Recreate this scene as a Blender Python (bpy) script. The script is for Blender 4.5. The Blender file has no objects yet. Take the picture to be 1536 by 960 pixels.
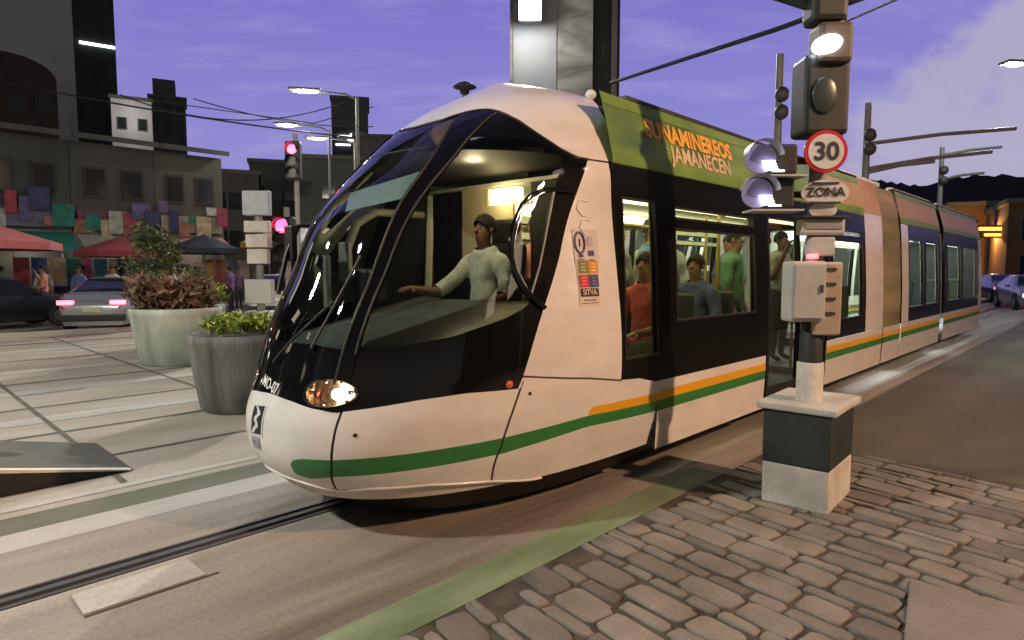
import bpy, bmesh, math, random
import numpy as np
from mathutils import Vector, Matrix
R = math.radians
random.seed(7); rng = np.random.RandomState(7)
S = bpy.context.scene
COL = S.collection

# ------------------------------------------------------------------ camera
cam = bpy.data.cameras.new('camera'); camo = bpy.data.objects.new('camera', cam); COL.objects.link(camo)
cam.sensor_width = 36; cam.lens = 36*950/1536; cam.clip_end = 6000; cam.clip_start = .05
camo.location = (0, 0, 1.64); camo.rotation_euler = (R(90)-math.atan(75/950), 0, 0)
S.camera = camo
S.render.resolution_x, S.render.resolution_y = 1024, 640
S.view_settings.view_transform = 'Standard'; S.view_settings.look = 'None'
S.view_settings.exposure = 0; S.view_settings.gamma = 1
S.render.engine = 'CYCLES'
S.cycles.use_denoising = True
S.cycles.max_bounces = 8; S.cycles.transparent_max_bounces = 16
S.cycles.sample_clamp_indirect = 4; S.cycles.caustics_reflective = False; S.cycles.caustics_refractive = False

# ------------------------------------------------------------------ sky
wd = bpy.data.worlds.new('World'); S.world = wd; wd.use_nodes = True
nt = wd.node_tree; nt.nodes.clear()
def wn(t, **k):
    n = nt.nodes.new(t)
    for a, b in k.items(): setattr(n, a, b)
    return n
out = wn('ShaderNodeOutputWorld'); add = wn('ShaderNodeAddShader')
bg1 = wn('ShaderNodeBackground'); bg2 = wn('ShaderNodeBackground')
sky = wn('ShaderNodeTexSky', sky_type='NISHITA', sun_disc=False, sun_elevation=R(1.0), sun_rotation=R(200))
nt.links.new(sky.outputs[0], bg1.inputs[0]); bg1.inputs[1].default_value = .02
tc = wn('ShaderNodeTexCoord'); sep = wn('ShaderNodeSeparateXYZ'); nt.links.new(tc.outputs['Generated'], sep.inputs[0])
rmp = wn('ShaderNodeValToRGB'); nt.links.new(sep.outputs[2], rmp.inputs[0])
cr = rmp.color_ramp; cr.elements[0].position = 0.0; cr.elements[0].color = (.31, .30, .56, 1)
cr.elements[1].position = .75; cr.elements[1].color = (.06, .052, .22, 1)
e = cr.elements.new(.16); e.color = (.26, .235, .62, 1)
e = cr.elements.new(.36); e.color = (.195, .168, .58, 1)
# clouds: streaky noise on the direction flattened to a cloud plane
dv = wn('ShaderNodeVectorMath', operation='DIVIDE'); cz = wn('ShaderNodeCombineXYZ'); mx = wn('ShaderNodeMath', operation='MAXIMUM')
az = wn('ShaderNodeMath', operation='ADD'); az.inputs[1].default_value = .12
nt.links.new(sep.outputs[2], mx.inputs[0]); mx.inputs[1].default_value = .0; nt.links.new(mx.outputs[0], az.inputs[0])
for i in range(3): nt.links.new(az.outputs[0], cz.inputs[i])
nt.links.new(tc.outputs['Generated'], dv.inputs[0]); nt.links.new(cz.outputs[0], dv.inputs[1])
mp = wn('ShaderNodeMapping'); mp.inputs['Scale'].default_value = (1.0, 2.6, 1.0); mp.inputs['Location'].default_value = (.4, .2, 0)
nt.links.new(dv.outputs[0], mp.inputs[0])
nz = wn('ShaderNodeTexNoise'); nz.inputs['Scale'].default_value = 1.9; nz.inputs['Detail'].default_value = 7; nz.inputs['Roughness'].default_value = .58
nt.links.new(mp.outputs[0], nz.inputs[0])
cr2 = wn('ShaderNodeValToRGB'); cr2.color_ramp.elements[0].position = .47; cr2.color_ramp.elements[1].position = .70
nt.links.new(nz.outputs[0], cr2.inputs[0])
cmul = wn('ShaderNodeMath', operation='MULTIPLY'); cmul.inputs[1].default_value = .50; nt.links.new(cr2.outputs[0], cmul.inputs[0])
# one big cloud bank low on the right: soft lobe around a direction, broken by noise
def lobe(d, c0, c1):
    d = Vector(d).normalized()
    dot = wn('ShaderNodeVectorMath', operation='DOT_PRODUCT'); nt.links.new(tc.outputs['Generated'], dot.inputs[0]); dot.inputs[1].default_value = d
    n2 = wn('ShaderNodeTexNoise'); n2.inputs['Scale'].default_value = 5.5; n2.inputs['Detail'].default_value = 8; n2.inputs['Roughness'].default_value = .6
    nt.links.new(tc.outputs['Generated'], n2.inputs[0])
    ma = wn('ShaderNodeMath', operation='MULTIPLY_ADD'); ma.inputs[1].default_value = .055; nt.links.new(n2.outputs[0], ma.inputs[0]); nt.links.new(dot.outputs['Value'], ma.inputs[2])
    mr = wn('ShaderNodeMapRange'); mr.interpolation_type = 'SMOOTHSTEP'; mr.inputs[1].default_value = c0; mr.inputs[2].default_value = c1
    nt.links.new(ma.outputs[0], mr.inputs[0]); return mr
lb = lobe(((1510-768)/950, 1, (405-228)/950), 1.0125, 1.0215)
mixc = wn('ShaderNodeMix', data_type='RGBA'); nt.links.new(cmul.outputs[0], mixc.inputs[0]); nt.links.new(rmp.outputs[0], mixc.inputs[6]); mixc.inputs[7].default_value = (.38, .34, .66, 1)
mixd = wn('ShaderNodeMix', data_type='RGBA'); lm = wn('ShaderNodeMath', operation='MULTIPLY'); lm.inputs[1].default_value = .8
nt.links.new(lb.outputs[0], lm.inputs[0]); nt.links.new(lm.outputs[0], mixd.inputs[0]); nt.links.new(mixc.outputs[2], mixd.inputs[6]); mixd.inputs[7].default_value = (.44, .41, .54, 1)
# the eastern sky behind the photographer is already night, with a dull town glow at the horizon
back = wn('ShaderNodeMapRange'); back.interpolation_type = 'SMOOTHSTEP'; back.inputs[1].default_value = -.25; back.inputs[2].default_value = .60
nt.links.new(sep.outputs[1], back.inputs[0])
mixe = wn('ShaderNodeMix', data_type='RGBA'); nt.links.new(back.outputs[0], mixe.inputs[0]); nt.links.new(mixd.outputs[2], mixe.inputs[7])
night = wn('ShaderNodeValToRGB'); nt.links.new(sep.outputs[2], night.inputs[0]); nr = night.color_ramp
nr.elements[0].position = 0; nr.elements[0].color = (.19, .19, .185, 1); nr.elements[1].position = .38; nr.elements[1].color = (.016, .015, .024, 1)
nt.links.new(night.outputs[0], mixe.inputs[6])
nt.links.new(mixe.outputs[2], bg2.inputs[0]); bg2.inputs[1].default_value = 1.0
nt.links.new(bg1.outputs[0], add.inputs[0]); nt.links.new(bg2.outputs[0], add.inputs[1]); nt.links.new(add.outputs[0], out.inputs[0])

KEY_POWER, FRONT_POWER = 5200, 3100      # the two lit street lamps either side of the photographer

# ------------------------------------------------------------------ frames of reference
F, H = 950., 1.64
CA, SA = math.cos(R(46)), math.sin(R(46))
O = np.array([.76, 4.6, 0]) + 1.1*np.array([-SA, CA, 0])
def W(x, y, z=0):                       # tram frame (x rearwards, y away from the photographer) -> world
    return Vector((O[0]+x*CA-y*SA, O[1]+x*SA+y*CA, z))
PIT = math.atan(75/950.)
def at(px, py, Y):                      # point seen at a pixel of the photograph at forward distance Y
    dx = (px-768)/F; dy = (480-py)/F
    vy = math.cos(PIT)+dy*math.sin(PIT); vz = -math.sin(PIT)+dy*math.cos(PIT)
    k = Y/vy
    return Vector((dx*k, Y, H+vz*k))

# ------------------------------------------------------------------ materials
def newmat(name):
    m = bpy.data.materials.new(name); m.use_nodes = True
    return m, m.node_tree.nodes, m.node_tree.links, m.node_tree.nodes['Principled BSDF']
MC = {}
def mat(name, col, rough=.6, metal=0, var=.15, scale=6, bump=0, coat=0, spec=.5, stretch=(1, 1, 1), emit=None, es=0):
    if name in MC: return MC[name]
    m, N, L, b = newmat(name)
    b.inputs['Roughness'].default_value = rough; b.inputs['Metallic'].default_value = metal
    b.inputs['Coat Weight'].default_value = coat; b.inputs['Coat Roughness'].default_value = .08
    b.inputs['Specular IOR Level'].default_value = spec
    b.inputs['Base Color'].default_value = (*col, 1)
    if var or bump:
        t = N.new('ShaderNodeTexCoord'); mpn = N.new('ShaderNodeMapping'); mpn.inputs['Scale'].default_value = stretch
        L.new(t.outputs['Object'], mpn.inputs[0])
        n = N.new('ShaderNodeTexNoise'); n.inputs['Scale'].default_value = scale; n.inputs['Detail'].default_value = 6; n.inputs['Roughness'].default_value = .6
        L.new(mpn.outputs[0], n.inputs[0])
        r = N.new('ShaderNodeValToRGB'); r.color_ramp.elements[0].position = .3; r.color_ramp.elements[1].position = .7
        r.color_ramp.elements[0].color = (*[max(0, c*(1-var)) for c in col], 1)
        r.color_ramp.elements[1].color = (*[min(1, c*(1+var)) for c in col], 1)
        L.new(n.outputs[0], r.inputs[0]); L.new(r.outputs[0], b.inputs['Base Color'])
        if bump:
            bp = N.new('ShaderNodeBump'); bp.inputs['Strength'].default_value = bump; bp.inputs['Distance'].default_value = .02
            L.new(n.outputs[0], bp.inputs['Height']); L.new(bp.outputs[0], b.inputs['Normal'])
    if emit:
        b.inputs['Emission Color'].default_value = (*emit, 1); b.inputs['Emission Strength'].default_value = es
    MC[name] = m; return m
def glass(name, tint, refl=1.0, rough=.015):
    if name in MC: return MC[name]
    m, N, L, b = newmat(name); N.remove(b)
    o = N['Material Output']; tr = N.new('ShaderNodeBsdfTransparent'); tr.inputs[0].default_value = (*tint, 1)
    g = N.new('ShaderNodeBsdfGlossy'); g.inputs['Roughness'].default_value = rough; g.inputs['Color'].default_value = (refl, refl, refl, 1)
    fr = N.new('ShaderNodeFresnel'); fr.inputs[0].default_value = 1.55
    mx = N.new('ShaderNodeMixShader'); L.new(fr.outputs[0], mx.inputs[0]); L.new(tr.outputs[0], mx.inputs[1]); L.new(g.outputs[0], mx.inputs[2])
    L.new(mx.outputs[0], o.inputs[0]); MC[name] = m; return m
def lampmat(name, col, s): return mat(name, (.8, .8, .8), .4, var=0, emit=col, es=s)
def mixmat(name, cols, scale=3, rough=.7, stretch=(1, 1, 1), bump=0, detail=5, coord='Object', dist=0, grit=.14):
    """several tones laid in patches by noise"""
    if name in MC: return MC[name]
    m, N, L, b = newmat(name); b.inputs['Roughness'].default_value = rough
    t = N.new('ShaderNodeTexCoord'); mpn = N.new('ShaderNodeMapping'); mpn.inputs['Scale'].default_value = stretch; L.new(t.outputs[coord], mpn.inputs[0])
    n = N.new('ShaderNodeTexNoise'); n.inputs['Scale'].default_value = scale; n.inputs['Detail'].default_value = detail; n.inputs['Distortion'].default_value = dist
    L.new(mpn.outputs[0], n.inputs[0]); r = N.new('ShaderNodeValToRGB')
    k = len(cols)
    for i, c in enumerate(cols):
        p = .28+.44*i/max(1, k-1)
        el = r.color_ramp.elements[0] if i == 0 else (r.color_ramp.elements[1] if i == k-1 else r.color_ramp.elements.new(p))
        el.position = p; el.color = (*c, 1)
    ng = N.new('ShaderNodeTexNoise'); ng.inputs['Scale'].default_value = max(scale*28, 40); ng.inputs['Detail'].default_value = 4
    L.new(t.outputs[coord], ng.inputs[0]); gm = N.new('ShaderNodeMapRange'); gm.inputs[1].default_value = .3; gm.inputs[2].default_value = .7; gm.inputs[3].default_value = 1-grit; gm.inputs[4].default_value = 1+grit
    L.new(ng.outputs[0], gm.inputs[0]); vm = N.new('ShaderNodeVectorMath'); vm.operation = 'SCALE'; L.new(r.outputs[0], vm.inputs[0]); L.new(gm.outputs[0], vm.inputs['Scale'])
    L.new(n.outputs[0], r.inputs[0]); L.new(vm.outputs[0], b.inputs['Base Color'])
    if bump:
        n2 = N.new('ShaderNodeTexNoise'); n2.inputs['Scale'].default_value = scale*9; n2.inputs['Detail'].default_value = 6; L.new(mpn.outputs[0], n2.inputs[0])
        bp = N.new('ShaderNodeBump'); bp.inputs['Strength'].default_value = bump; bp.inputs['Distance'].default_value = .02
        L.new(n2.outputs[0], bp.inputs['Height']); L.new(bp.outputs[0], b.inputs['Normal'])
    MC[name] = m; return m

WHITE = mat('tram_white', (.76, .735, .70), .30, var=.09, scale=2.5, coat=.5, stretch=(1, 1, 2.5))
DIRTYWHITE = mat('tram_white_low', (.66, .60, .52), .45, var=.14, scale=5, stretch=(1, 1, 3))
BLACKGLOSS = mat('black_gloss', (.005, .005, .0055), .06, var=0, coat=.12, spec=.42)
BLACK = mat('black_trim', (.014, .014, .015), .45, var=.2)
GREEN = mat('stripe_green', (.035, .21, .05), .4, var=.06)
YELLOW = mat('stripe_yellow', (.80, .40, .015), .4, var=.05)
BLACKSIDE = mat('black_side', (.006, .006, .006), .24, var=0, coat=0, spec=.17)
GAP = mat('panel_gap', (.05, .035, .03), .8, var=0)
WSGLASS = glass('windshield_glass', (.50, .55, .54), 1.0, .01)
CABGLASS = glass('cab_glass', (.46, .46, .42), 1.0, .01)
SALGLASS = glass('saloon_glass', (.44, .46, .38))
GREY = mat('grey_metal', (.30, .31, .31), .5, metal=.3, var=.12)
DARKGREY = mat('dark_grey', (.035, .038, .04), .55, var=.2)
CREAM = mat('cab_cream', (.62, .54, .36), .55, var=.05)
CHROME = mat('chrome', (.7, .7, .7), .12, metal=1, var=0)

# ------------------------------------------------------------------ object helpers
class MB:
    def __init__(s): s.v = []; s.f = []; s.m = []; s.mats = []; s.sm = []
    def mi(s, m):
        if m not in s.mats: s.mats.append(m)
        return s.mats.index(m)
    def add(s, vs, fs, m=None, smooth=False):
        b = len(s.v); s.v += [tuple(v) for v in vs]
        k = s.mi(m)
        for f in fs: s.f.append([b+i for i in f]); s.m.append(k); s.sm.append(smooth)
        return s
    def box(s, c, d, m=None, rz=0, bev=0, taper=1.0):
        x, y, z = d[0]/2, d[1]/2, d[2]/2
        if bev:
            bm = bmesh.new(); bmesh.ops.create_cube(bm, size=1)
            for v in bm.verts:
                k = taper if v.co.z > 0 else 1
                v.co = Vector((v.co.x*d[0]*k, v.co.y*d[1]*k, v.co.z*d[2]))
            bmesh.ops.bevel(bm, geom=bm.edges[:], offset=bev, segments=2, profile=.5, affect='EDGES')
            bm.verts.index_update(); vs = [v.co.copy() for v in bm.verts]; fs = [[v.index for v in f.verts] for f in bm.faces]; bm.free()
        else:
            vs = [Vector((i*x*(taper if k > 0 else 1), j*y*(taper if k > 0 else 1), k*z)) for k in (-1, 1) for j in (-1, 1) for i in (-1, 1)]
            fs = [[0, 2, 3, 1], [4, 5, 7, 6], [0, 1, 5, 4], [2, 6, 7, 3], [0, 4, 6, 2], [1, 3, 7, 5]]
        M = Matrix.Rotation(rz, 3, 'Z'); c = Vector(c)
        return s.add([M @ v + c for v in vs], fs, m)
    def tube(s, pts, r, m=None, n=10, cap=True, r2=None):
        pts = [Vector(p) for p in pts]; vs = []; fs = []; k = len(pts)
        up = None
        for i, p in enumerate(pts):
            t = (pts[min(i+1, k-1)]-pts[max(i-1, 0)]).normalized()
            if up is None:
                up = Vector((0, 0, 1)) if abs(t.z) < .9 else Vector((1, 0, 0))
            a = t.cross(up).normalized(); b = a.cross(t); up = b
            rr = (r if r2 is None else r+(r2-r)*i/(k-1)) if not isinstance(r, (list, tuple)) else r[i]
            for j in range(n):
                an = 2*math.pi*j/n; vs.append(p+a*math.cos(an)*rr+b*math.sin(an)*rr)
        for i in range(k-1):
            for j in range(n): fs.append([i*n+j, i*n+(j+1) % n, (i+1)*n+(j+1) % n, (i+1)*n+j])
        s.add(vs, fs, m, True)
        if cap: s.add(vs[:n], [list(range(n))[::-1]], m); s.add(vs[-n:], [list(range(n))], m)
        return s
    def lathe(s, prof, c=(0, 0, 0), m=None, n=32, smooth=True):
        vs = []; fs = []; c = Vector(c)
        for r, z in prof:
            for j in range(n): an = 2*math.pi*j/n; vs.append(c+Vector((r*math.cos(an), r*math.sin(an), z)))
        for i in range(len(prof)-1):
            for j in range(n): fs.append([i*n+j, i*n+(j+1) % n, (i+1)*n+(j+1) % n, (i+1)*n+j])
        return s.add(vs, fs, m, smooth)
    def disc(s, c, nrm, r, m=None, n=28, thick=.01, rx=None):
        nrm = Vector(nrm).normalized(); up = Vector((0, 0, 1)) if abs(nrm.z) < .95 else Vector((0, 1, 0))
        a = up.cross(nrm).normalized(); b = nrm.cross(a); c = Vector(c); rx = rx or r
        ring = [c+a*math.cos(2*math.pi*j/n)*rx+b*math.sin(2*math.pi*j/n)*r for j in range(n)]
        back = [p-nrm*thick for p in ring]
        return s.add(ring+back, [list(range(n)), list(range(2*n-1, n-1, -1))]+[[j, n+j, n+(j+1) % n, (j+1) % n] for j in range(n)], m)
    def ell(s, c, rad, m=None, n=16, k=10, rot=None):
        vs = []; fs = []; c = Vector(c)
        for i in range(k+1):
            ph = math.pi*i/k
            for j in range(n):
                th = 2*math.pi*j/n; v = Vector((rad[0]*math.sin(ph)*math.cos(th), rad[1]*math.sin(ph)*math.sin(th), rad[2]*math.cos(ph)))
                if rot: v = rot @ v
                vs.append(c+v)
        for i in range(k):
            for j in range(n): fs.append([i*n+j, (i+1)*n+j, (i+1)*n+(j+1) % n, i*n+(j+1) % n])
        return s.add(vs, fs, m, True)
    def quad(s, a, b, c, d, m=None): return s.add([a, b, c, d], [[0, 1, 2, 3]], m)
    def prism(s, poly, vec, m=None):       # planar polygon pushed along vec
        n = len(poly); poly = [Vector(p) for p in poly]; vec = Vector(vec)
        return s.add(poly+[p+vec for p in poly], [list(range(n))[::-1], list(range(n, 2*n))]+[[i, (i+1) % n, n+(i+1) % n, n+i] for i in range(n)], m)
    def build(s, name, parent=None, m=None, loc=None, weld=False):
        me = bpy.data.meshes.new(name); me.from_pydata(s.v, [], s.f)
        for q in s.mats: me.materials.append(q if q else m)
        me.polygons.foreach_set('material_index', s.m); me.polygons.foreach_set('use_smooth', s.sm)
        bm = bmesh.new(); bm.from_mesh(me)
        if weld: bmesh.ops.remove_doubles(bm, verts=bm.verts, dist=1e-4)
        bmesh.ops.delete(bm, geom=[v for v in bm.verts if not v.link_faces], context='VERTS')
        bmesh.ops.recalc_face_normals(bm, faces=bm.faces); bm.to_mesh(me); bm.free()
        o = bpy.data.objects.new(name, me); COL.objects.link(o)
        if parent: o.parent = parent
        if loc is not None: o.location = loc
        return o
def thing(name, label, cat, loc=(0, 0, 0), rz=0, group=None):
    o = bpy.data.objects.new(name, None); COL.objects.link(o); o.empty_display_size = .1
    o.location = loc; o.rotation_euler = (0, 0, rz); o['label'] = label; o['category'] = cat
    if group: o['group'] = group
    return o
def tag(o, label, cat, group=None):
    o['label'] = label; o['category'] = cat
    if group: o['group'] = group
    return o
def struct(o, kind='structure'): o['kind'] = kind; return o
def dup(root, loc, rz, label=None):
    r = root.copy(); COL.objects.link(r); r.location = loc; r.rotation_euler = (0, 0, rz)
    if label: r['label'] = label
    for ch in list(root.children):
        c = ch.copy(); COL.objects.link(c); c.parent = r
        for g in ch.children:
            d = g.copy(); COL.objects.link(d); d.parent = c
    return r
def text_geo(txt, size, bold=0.0, space=1.0):
    cu = bpy.data.curves.new('lettering', 'FONT'); cu.body = txt; cu.size = size; cu.align_x = 'CENTER'; cu.align_y = 'CENTER'
    cu.offset = bold; cu.space_character = space; cu.resolution_u = 4
    o = bpy.data.objects.new('lettering', cu); COL.objects.link(o)
    dg = bpy.context.evaluated_depsgraph_get(); me = bpy.data.meshes.new_from_object(o.evaluated_get(dg))
    vs = [v.co.copy() for v in me.vertices]; fs = [list(p.vertices) for p in me.polygons]
    bpy.data.objects.remove(o); bpy.data.curves.remove(cu); bpy.data.meshes.remove(me)
    return vs, fs
def text_on(mb, txt, size, fn, m, bold=0.0, space=1.0, sx=1.0):
    vs, fs = text_geo(txt, size, bold, space)
    mb.add([fn(v.x*sx, v.y) for v in vs], fs, m)

#======================================================================= GROUND
ASPH = mixmat('asphalt', [(.05, .045, .04), (.085, .072, .058), (.12, .10, .08)], .5, .85, bump=.35)
TAN = mixmat('plaza_paving', [(.26, .23, .175), (.36, .325, .255), (.42, .38, .31)], .45, .8, bump=.3, stretch=(1, 3, 1))
CONC = mixmat('track_concrete', [(.13, .11, .085), (.25, .215, .17), (.31, .275, .225), (.42, .38, .32)], .9, .8, bump=.5, stretch=(.22, 1.9, 1), detail=12, dist=.5)
PALE = mixmat('pale_concrete', [(.36, .34, .29), (.48, .46, .40)], 2, .7, bump=.2, stretch=(.5, 2, 1))
GRNP = mixmat('green_paint', [(.11, .165, .075), (.17, .245, .12), (.24, .31, .18)], 2.2, .7, bump=.3, stretch=(.6, 2, 1), detail=9)
STONE = mixmat('paving_stone', [(.14, .13, .11), (.215, .20, .17), (.28, .26, .225)], 2.6, .75, bump=.5, detail=9)
GROUT = mixmat('grout', [(.028, .025, .018), (.075, .066, .05), (.11, .10, .08)], 7, .9, detail=9)
SLOT = mat('rail_slot', (.008, .01, .012), .55, var=.3)
STEEL = mat('rail_steel', (.10, .11, .115), .5, metal=.4, var=.2)
def sheet(name, x0, x1, y0, y1, z, m, n=1):
    b = MB(); b.quad(*(W(x, y, z) for x, y in ((x0, y0), (x1, y0), (x1, y1), (x0, y1))), m)
    return struct(b.build(name))
# one base sheet to the horizon, laid in the tram frame so the grain runs with the track
g = MB(); g.quad((-3000, -3000, 0), (3000, -3000, 0), (3000, 3000, 0), (-3000, 3000, 0), ASPH)
o = g.build('ground'); o.location = W(0, 0, -.012); o.rotation_euler = (0, 0, R(46)); struct(o)
def lsheet(name, x0, x1, y0, y1, z, m):
    b = MB(); b.quad((x0, y0, 0), (x1, y0, 0), (x1, y1, 0), (x0, y1, 0), m); o = b.build(name); o.location = W(0, 0, z); o.rotation_euler = (0, 0, R(46)); return struct(o)
lsheet('track_slab', -30, 60, -1.24, .07, -.004, CONC)
lsheet('track_slab', -30, 60, .27, .86, -.004, CONC)
lsheet('white_track_line', -30, 60, .86, 1.16, -.003, PALE)
lsheet('green_verge', -30, 60, 1.16, 1.50, -.004, mixmat('olive_paving', [(.09, .095, .06), (.15, .15, .10)], 1.5, .8, bump=.3, stretch=(.5, 2, 1)))
lsheet('plaza', -40, 8.0, 1.50, 15.4, -.004, TAN)
lsheet('track_slab', 8.0, 60, 1.50, 5.0, -.004, CONC)
GB = mixmat('grout_line', [(.07, .065, .045), (.13, .12, .09)], 2, .9, stretch=(.4, 2, 1))
for i, (y0, y1, x0, x1, mm) in enumerate([(1.62, 1.72, -9, 5, PALE), (2.62, 2.68, -9, 6, GB), (3.9, 3.97, -9, 6, GB), (4.55, 4.9, -9, 6, PALE), (5.5, 5.56, -9, 6, GB), (6.6, 6.95, -9, 6, PALE), (7.6, 7.68, -9, 6, GB), (8.8, 9.15, -9, 6, PALE), (10.5, 10.6, -9, 7, GB), (12.0, 12.4, -12, 7, PALE), (13.6, 13.8, -12, 7, GB)]):
    lsheet('paving_band', x0, x1, y0, y1, .0 + .0004*(i % 2), mm)
for i in range(7):
    lsheet('paving_band', -8.2+i*1.9, -8.15+i*1.9, 1.75, 15.2, .001, GB)
b = MB(); b.box((0, 0, .06), (50, .22, .14), PALE, bev=.015); o = b.build('kerb'); o.location = W(-12, 15.5, 0); o.rotation_euler = (0, 0, R(46)); struct(o)
lsheet('market_pavement', -40, 40, 22.0, 30, .006, mixmat('market_pave', [(.10, .09, .08), (.18, .16, .14)], .8, .8))
for i in range(6): lsheet('lane_marking', -14+i*5, -11.5+i*5, 18.6, 18.72, -.006, PALE)
# guide rail: groove with a steel head between two dark slots
b = MB(); b.add([(-30, .07, -.004), (60, .07, -.004), (60, .11, -.05), (-30, .11, -.05), (60, .23, -.05), (-30, .23, -.05), (60, .27, -.004), (-30, .27, -.004)], [[0, 1, 2, 3], [3, 2, 4, 5], [5, 4, 6, 7]], SLOT)
b.box((15, .17, -.02), (90, .045, .05), STEEL); b.box((15, .085, -.004), (90, .02, .012), STEEL); b.box((15, .255, -.004), (90, .02, .012), STEEL)
o = b.build('guide_rail'); o.location = W(0, 0, 0); o.rotation_euler = (0, 0, R(46)); struct(o)
b = MB(); b.box((-2.89, -.14, .001), (.56, .26, .012), PALE, bev=.004); o = b.build('track_slab'); o.location = W(0, 0, 0); o.rotation_euler = (0, 0, R(46)); struct(o)
b = MB(); b.box((-2.86, -.285, -.003), (.62, .016, .006), mat('joint_dark', (.06, .055, .045), .8)); o = b.build('track_slab'); o.location = W(0, 0, 0); o.rotation_euler = (0, 0, R(46)); struct(o)
lsheet('green_kerb_strip', -30, .95, -1.50, -1.24, .000, GRNP)
lsheet('track_edge', .95, 60, -1.50, -1.24, -.004, CONC)
lsheet('pavement_bed', -30, 2.3, -9, -1.50, -.004, GROUT)
lsheet('brown_road', 2.3, 60, -14, -1.50, -.008, mixmat('brown_road', [(.06, .05, .034), (.105, .085, .055), (.14, .115, .075)], .7, .8, bump=.3, stretch=(.5, 1.6, 1)))
# hand-laid stones, rows run across the track; one object, each stone bevelled and a little different
b = MB(); ang = R(-9); ca, sa = math.cos(ang), math.sin(ang)
def stone(u0, u1, v0, v1, kind):
    cx, cy = (u0+u1)/2, (v0+v1)/2
    X, Y = cx*ca-cy*sa, cx*sa+cy*ca-1.5
    if Y > -1.55 or X > 2.25: return
    gp = random.uniform(.008, .016); h = random.uniform(.008, .014); tlt = random.uniform(-.004, .004); ti2 = random.uniform(-.004, .004)
    w, l = (u1-u0)/2-gp, (v1-v0)/2-gp
    lay = []
    for ins, z in ((0, -.012), (.0, h-.008), (.004, h-.003), (.012, h), (.03, h+.0005)):
        ins = min(ins, w*.55, l*.55); ring = []
        for k, (sx, sy) in enumerate(((-1, -1), (-.72, -1), (.72, -1), (1, -1), (1, -.72), (1, .72), (1, 1), (.72, 1), (-.72, 1), (-1, 1), (-1, .72), (-1, -.72))):
            cr_ = .86 if abs(sx) == 1 and abs(sy) == 1 else 1
            rx = jit[k][0]; ry = jit[k][1]
            uu = cx+sx*cr_*(w-ins)+rx; vv = cy+sy*cr_*(l-ins)+ry
            x, y = uu*ca-vv*sa, uu*sa+vv*ca-1.5
            y = min(y, -1.515)
            ring.append((x, y, z+sx*tlt+sy*ti2))
        lay.append(ring)
    n = 12; vs = [p for r in lay for p in r]; fs = []
    for i in range(len(lay)-1):
        for j in range(n): fs.append([i*n+j, i*n+(j+1) % n, (i+1)*n+(j+1) % n, (i+1)*n+j])
    fs.append([len(lay)*n-n+j for j in range(n)])
    b.add(vs, fs, STONES[kind], True)
STONES = [STONE, mixmat('paving_stone_warm', [(.17, .15, .125), (.25, .225, .19), (.31, .285, .24)], 2.9, .75, bump=.5, detail=9), mixmat('paving_stone_dark', [(.11, .10, .085), (.16, .148, .125), (.215, .20, .17)], 2.3, .78, bump=.5, detail=9)]
u = -5.2; row = 0
while u < 4.6:
    wdt = random.uniform(.175, .21) if row % 2 == 0 else random.uniform(.085, .115)
    v = 1.4-random.uniform(0, .3)
    while v > -6.5:
        l = random.uniform(.24, .40) if row % 2 == 0 else random.uniform(.17, .34)
        jit = [(random.uniform(-.006, .006), random.uniform(-.006, .006)) for _ in range(12)]
        stone(u, u+wdt, v-l, v, random.choice([0, 0, 1, 2])); v -= l
    u += wdt; row += 1
o = b.build('stone_pavement'); o.location = W(0, 0, 0); o.rotation_euler = (0, 0, R(46)); struct(o)
b = MB(); b.box((-1.0, -4.2, .012), (2.2, 2.0, .03), mixmat('smooth_slab', [(.17, .155, .13), (.23, .21, .18), (.27, .25, .215)], 3, .75, bump=.3), bev=.008, rz=R(10))
o = b.build('paving_slab'); o.location = W(0, 0, 0); o.rotation_euler = (0, 0, R(46)); struct(o)
# a raised ramp beyond the track, its near side coloured near-black for shade, its edge painted white
b = MB(); x0, x1, y0, y1, h = -2.33, -3.7, 2.03, 3.2, .31
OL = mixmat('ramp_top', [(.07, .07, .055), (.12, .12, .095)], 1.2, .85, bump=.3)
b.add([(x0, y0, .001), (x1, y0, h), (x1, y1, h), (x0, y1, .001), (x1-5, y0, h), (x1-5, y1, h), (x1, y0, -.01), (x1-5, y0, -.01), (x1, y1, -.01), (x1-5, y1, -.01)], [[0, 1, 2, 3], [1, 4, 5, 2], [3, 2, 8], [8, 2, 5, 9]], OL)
b.add([(x0, y0, .001), (x1, y0, h), (x1-5, y0, h), (x1, y0, -.01), (x1-5, y0, -.01)], [[0, 3, 1], [3, 4, 2, 1]], mat('ramp_side_shade', (.018, .015, .012), .7, var=.3))
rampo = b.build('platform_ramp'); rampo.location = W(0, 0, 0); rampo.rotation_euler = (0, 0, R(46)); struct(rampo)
b = MB(); P = mat('edge_white', (.72, .68, .58), .6)
b.add([(x0-.02, y0-.012, .012), (x1, y0-.012, h+.006), (x1, y0+.05, h+.006), (x0-.02, y0+.05, .012), (x0-.02, y0-.012, -.0), (x1, y0-.012, h-.03), (x1-5, y0-.012, h+.006), (x1-5, y0+.05, h+.006), (x1-5, y0-.012, h-.03)], [[0, 1, 2, 3], [4, 5, 1, 0], [1, 6, 7, 2], [5, 8, 6, 1]], P)
o = b.build('ramp_edge_line'); o.location = W(0, 0, 0); o.rotation_euler = (0, 0, R(46)); struct(o)

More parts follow.
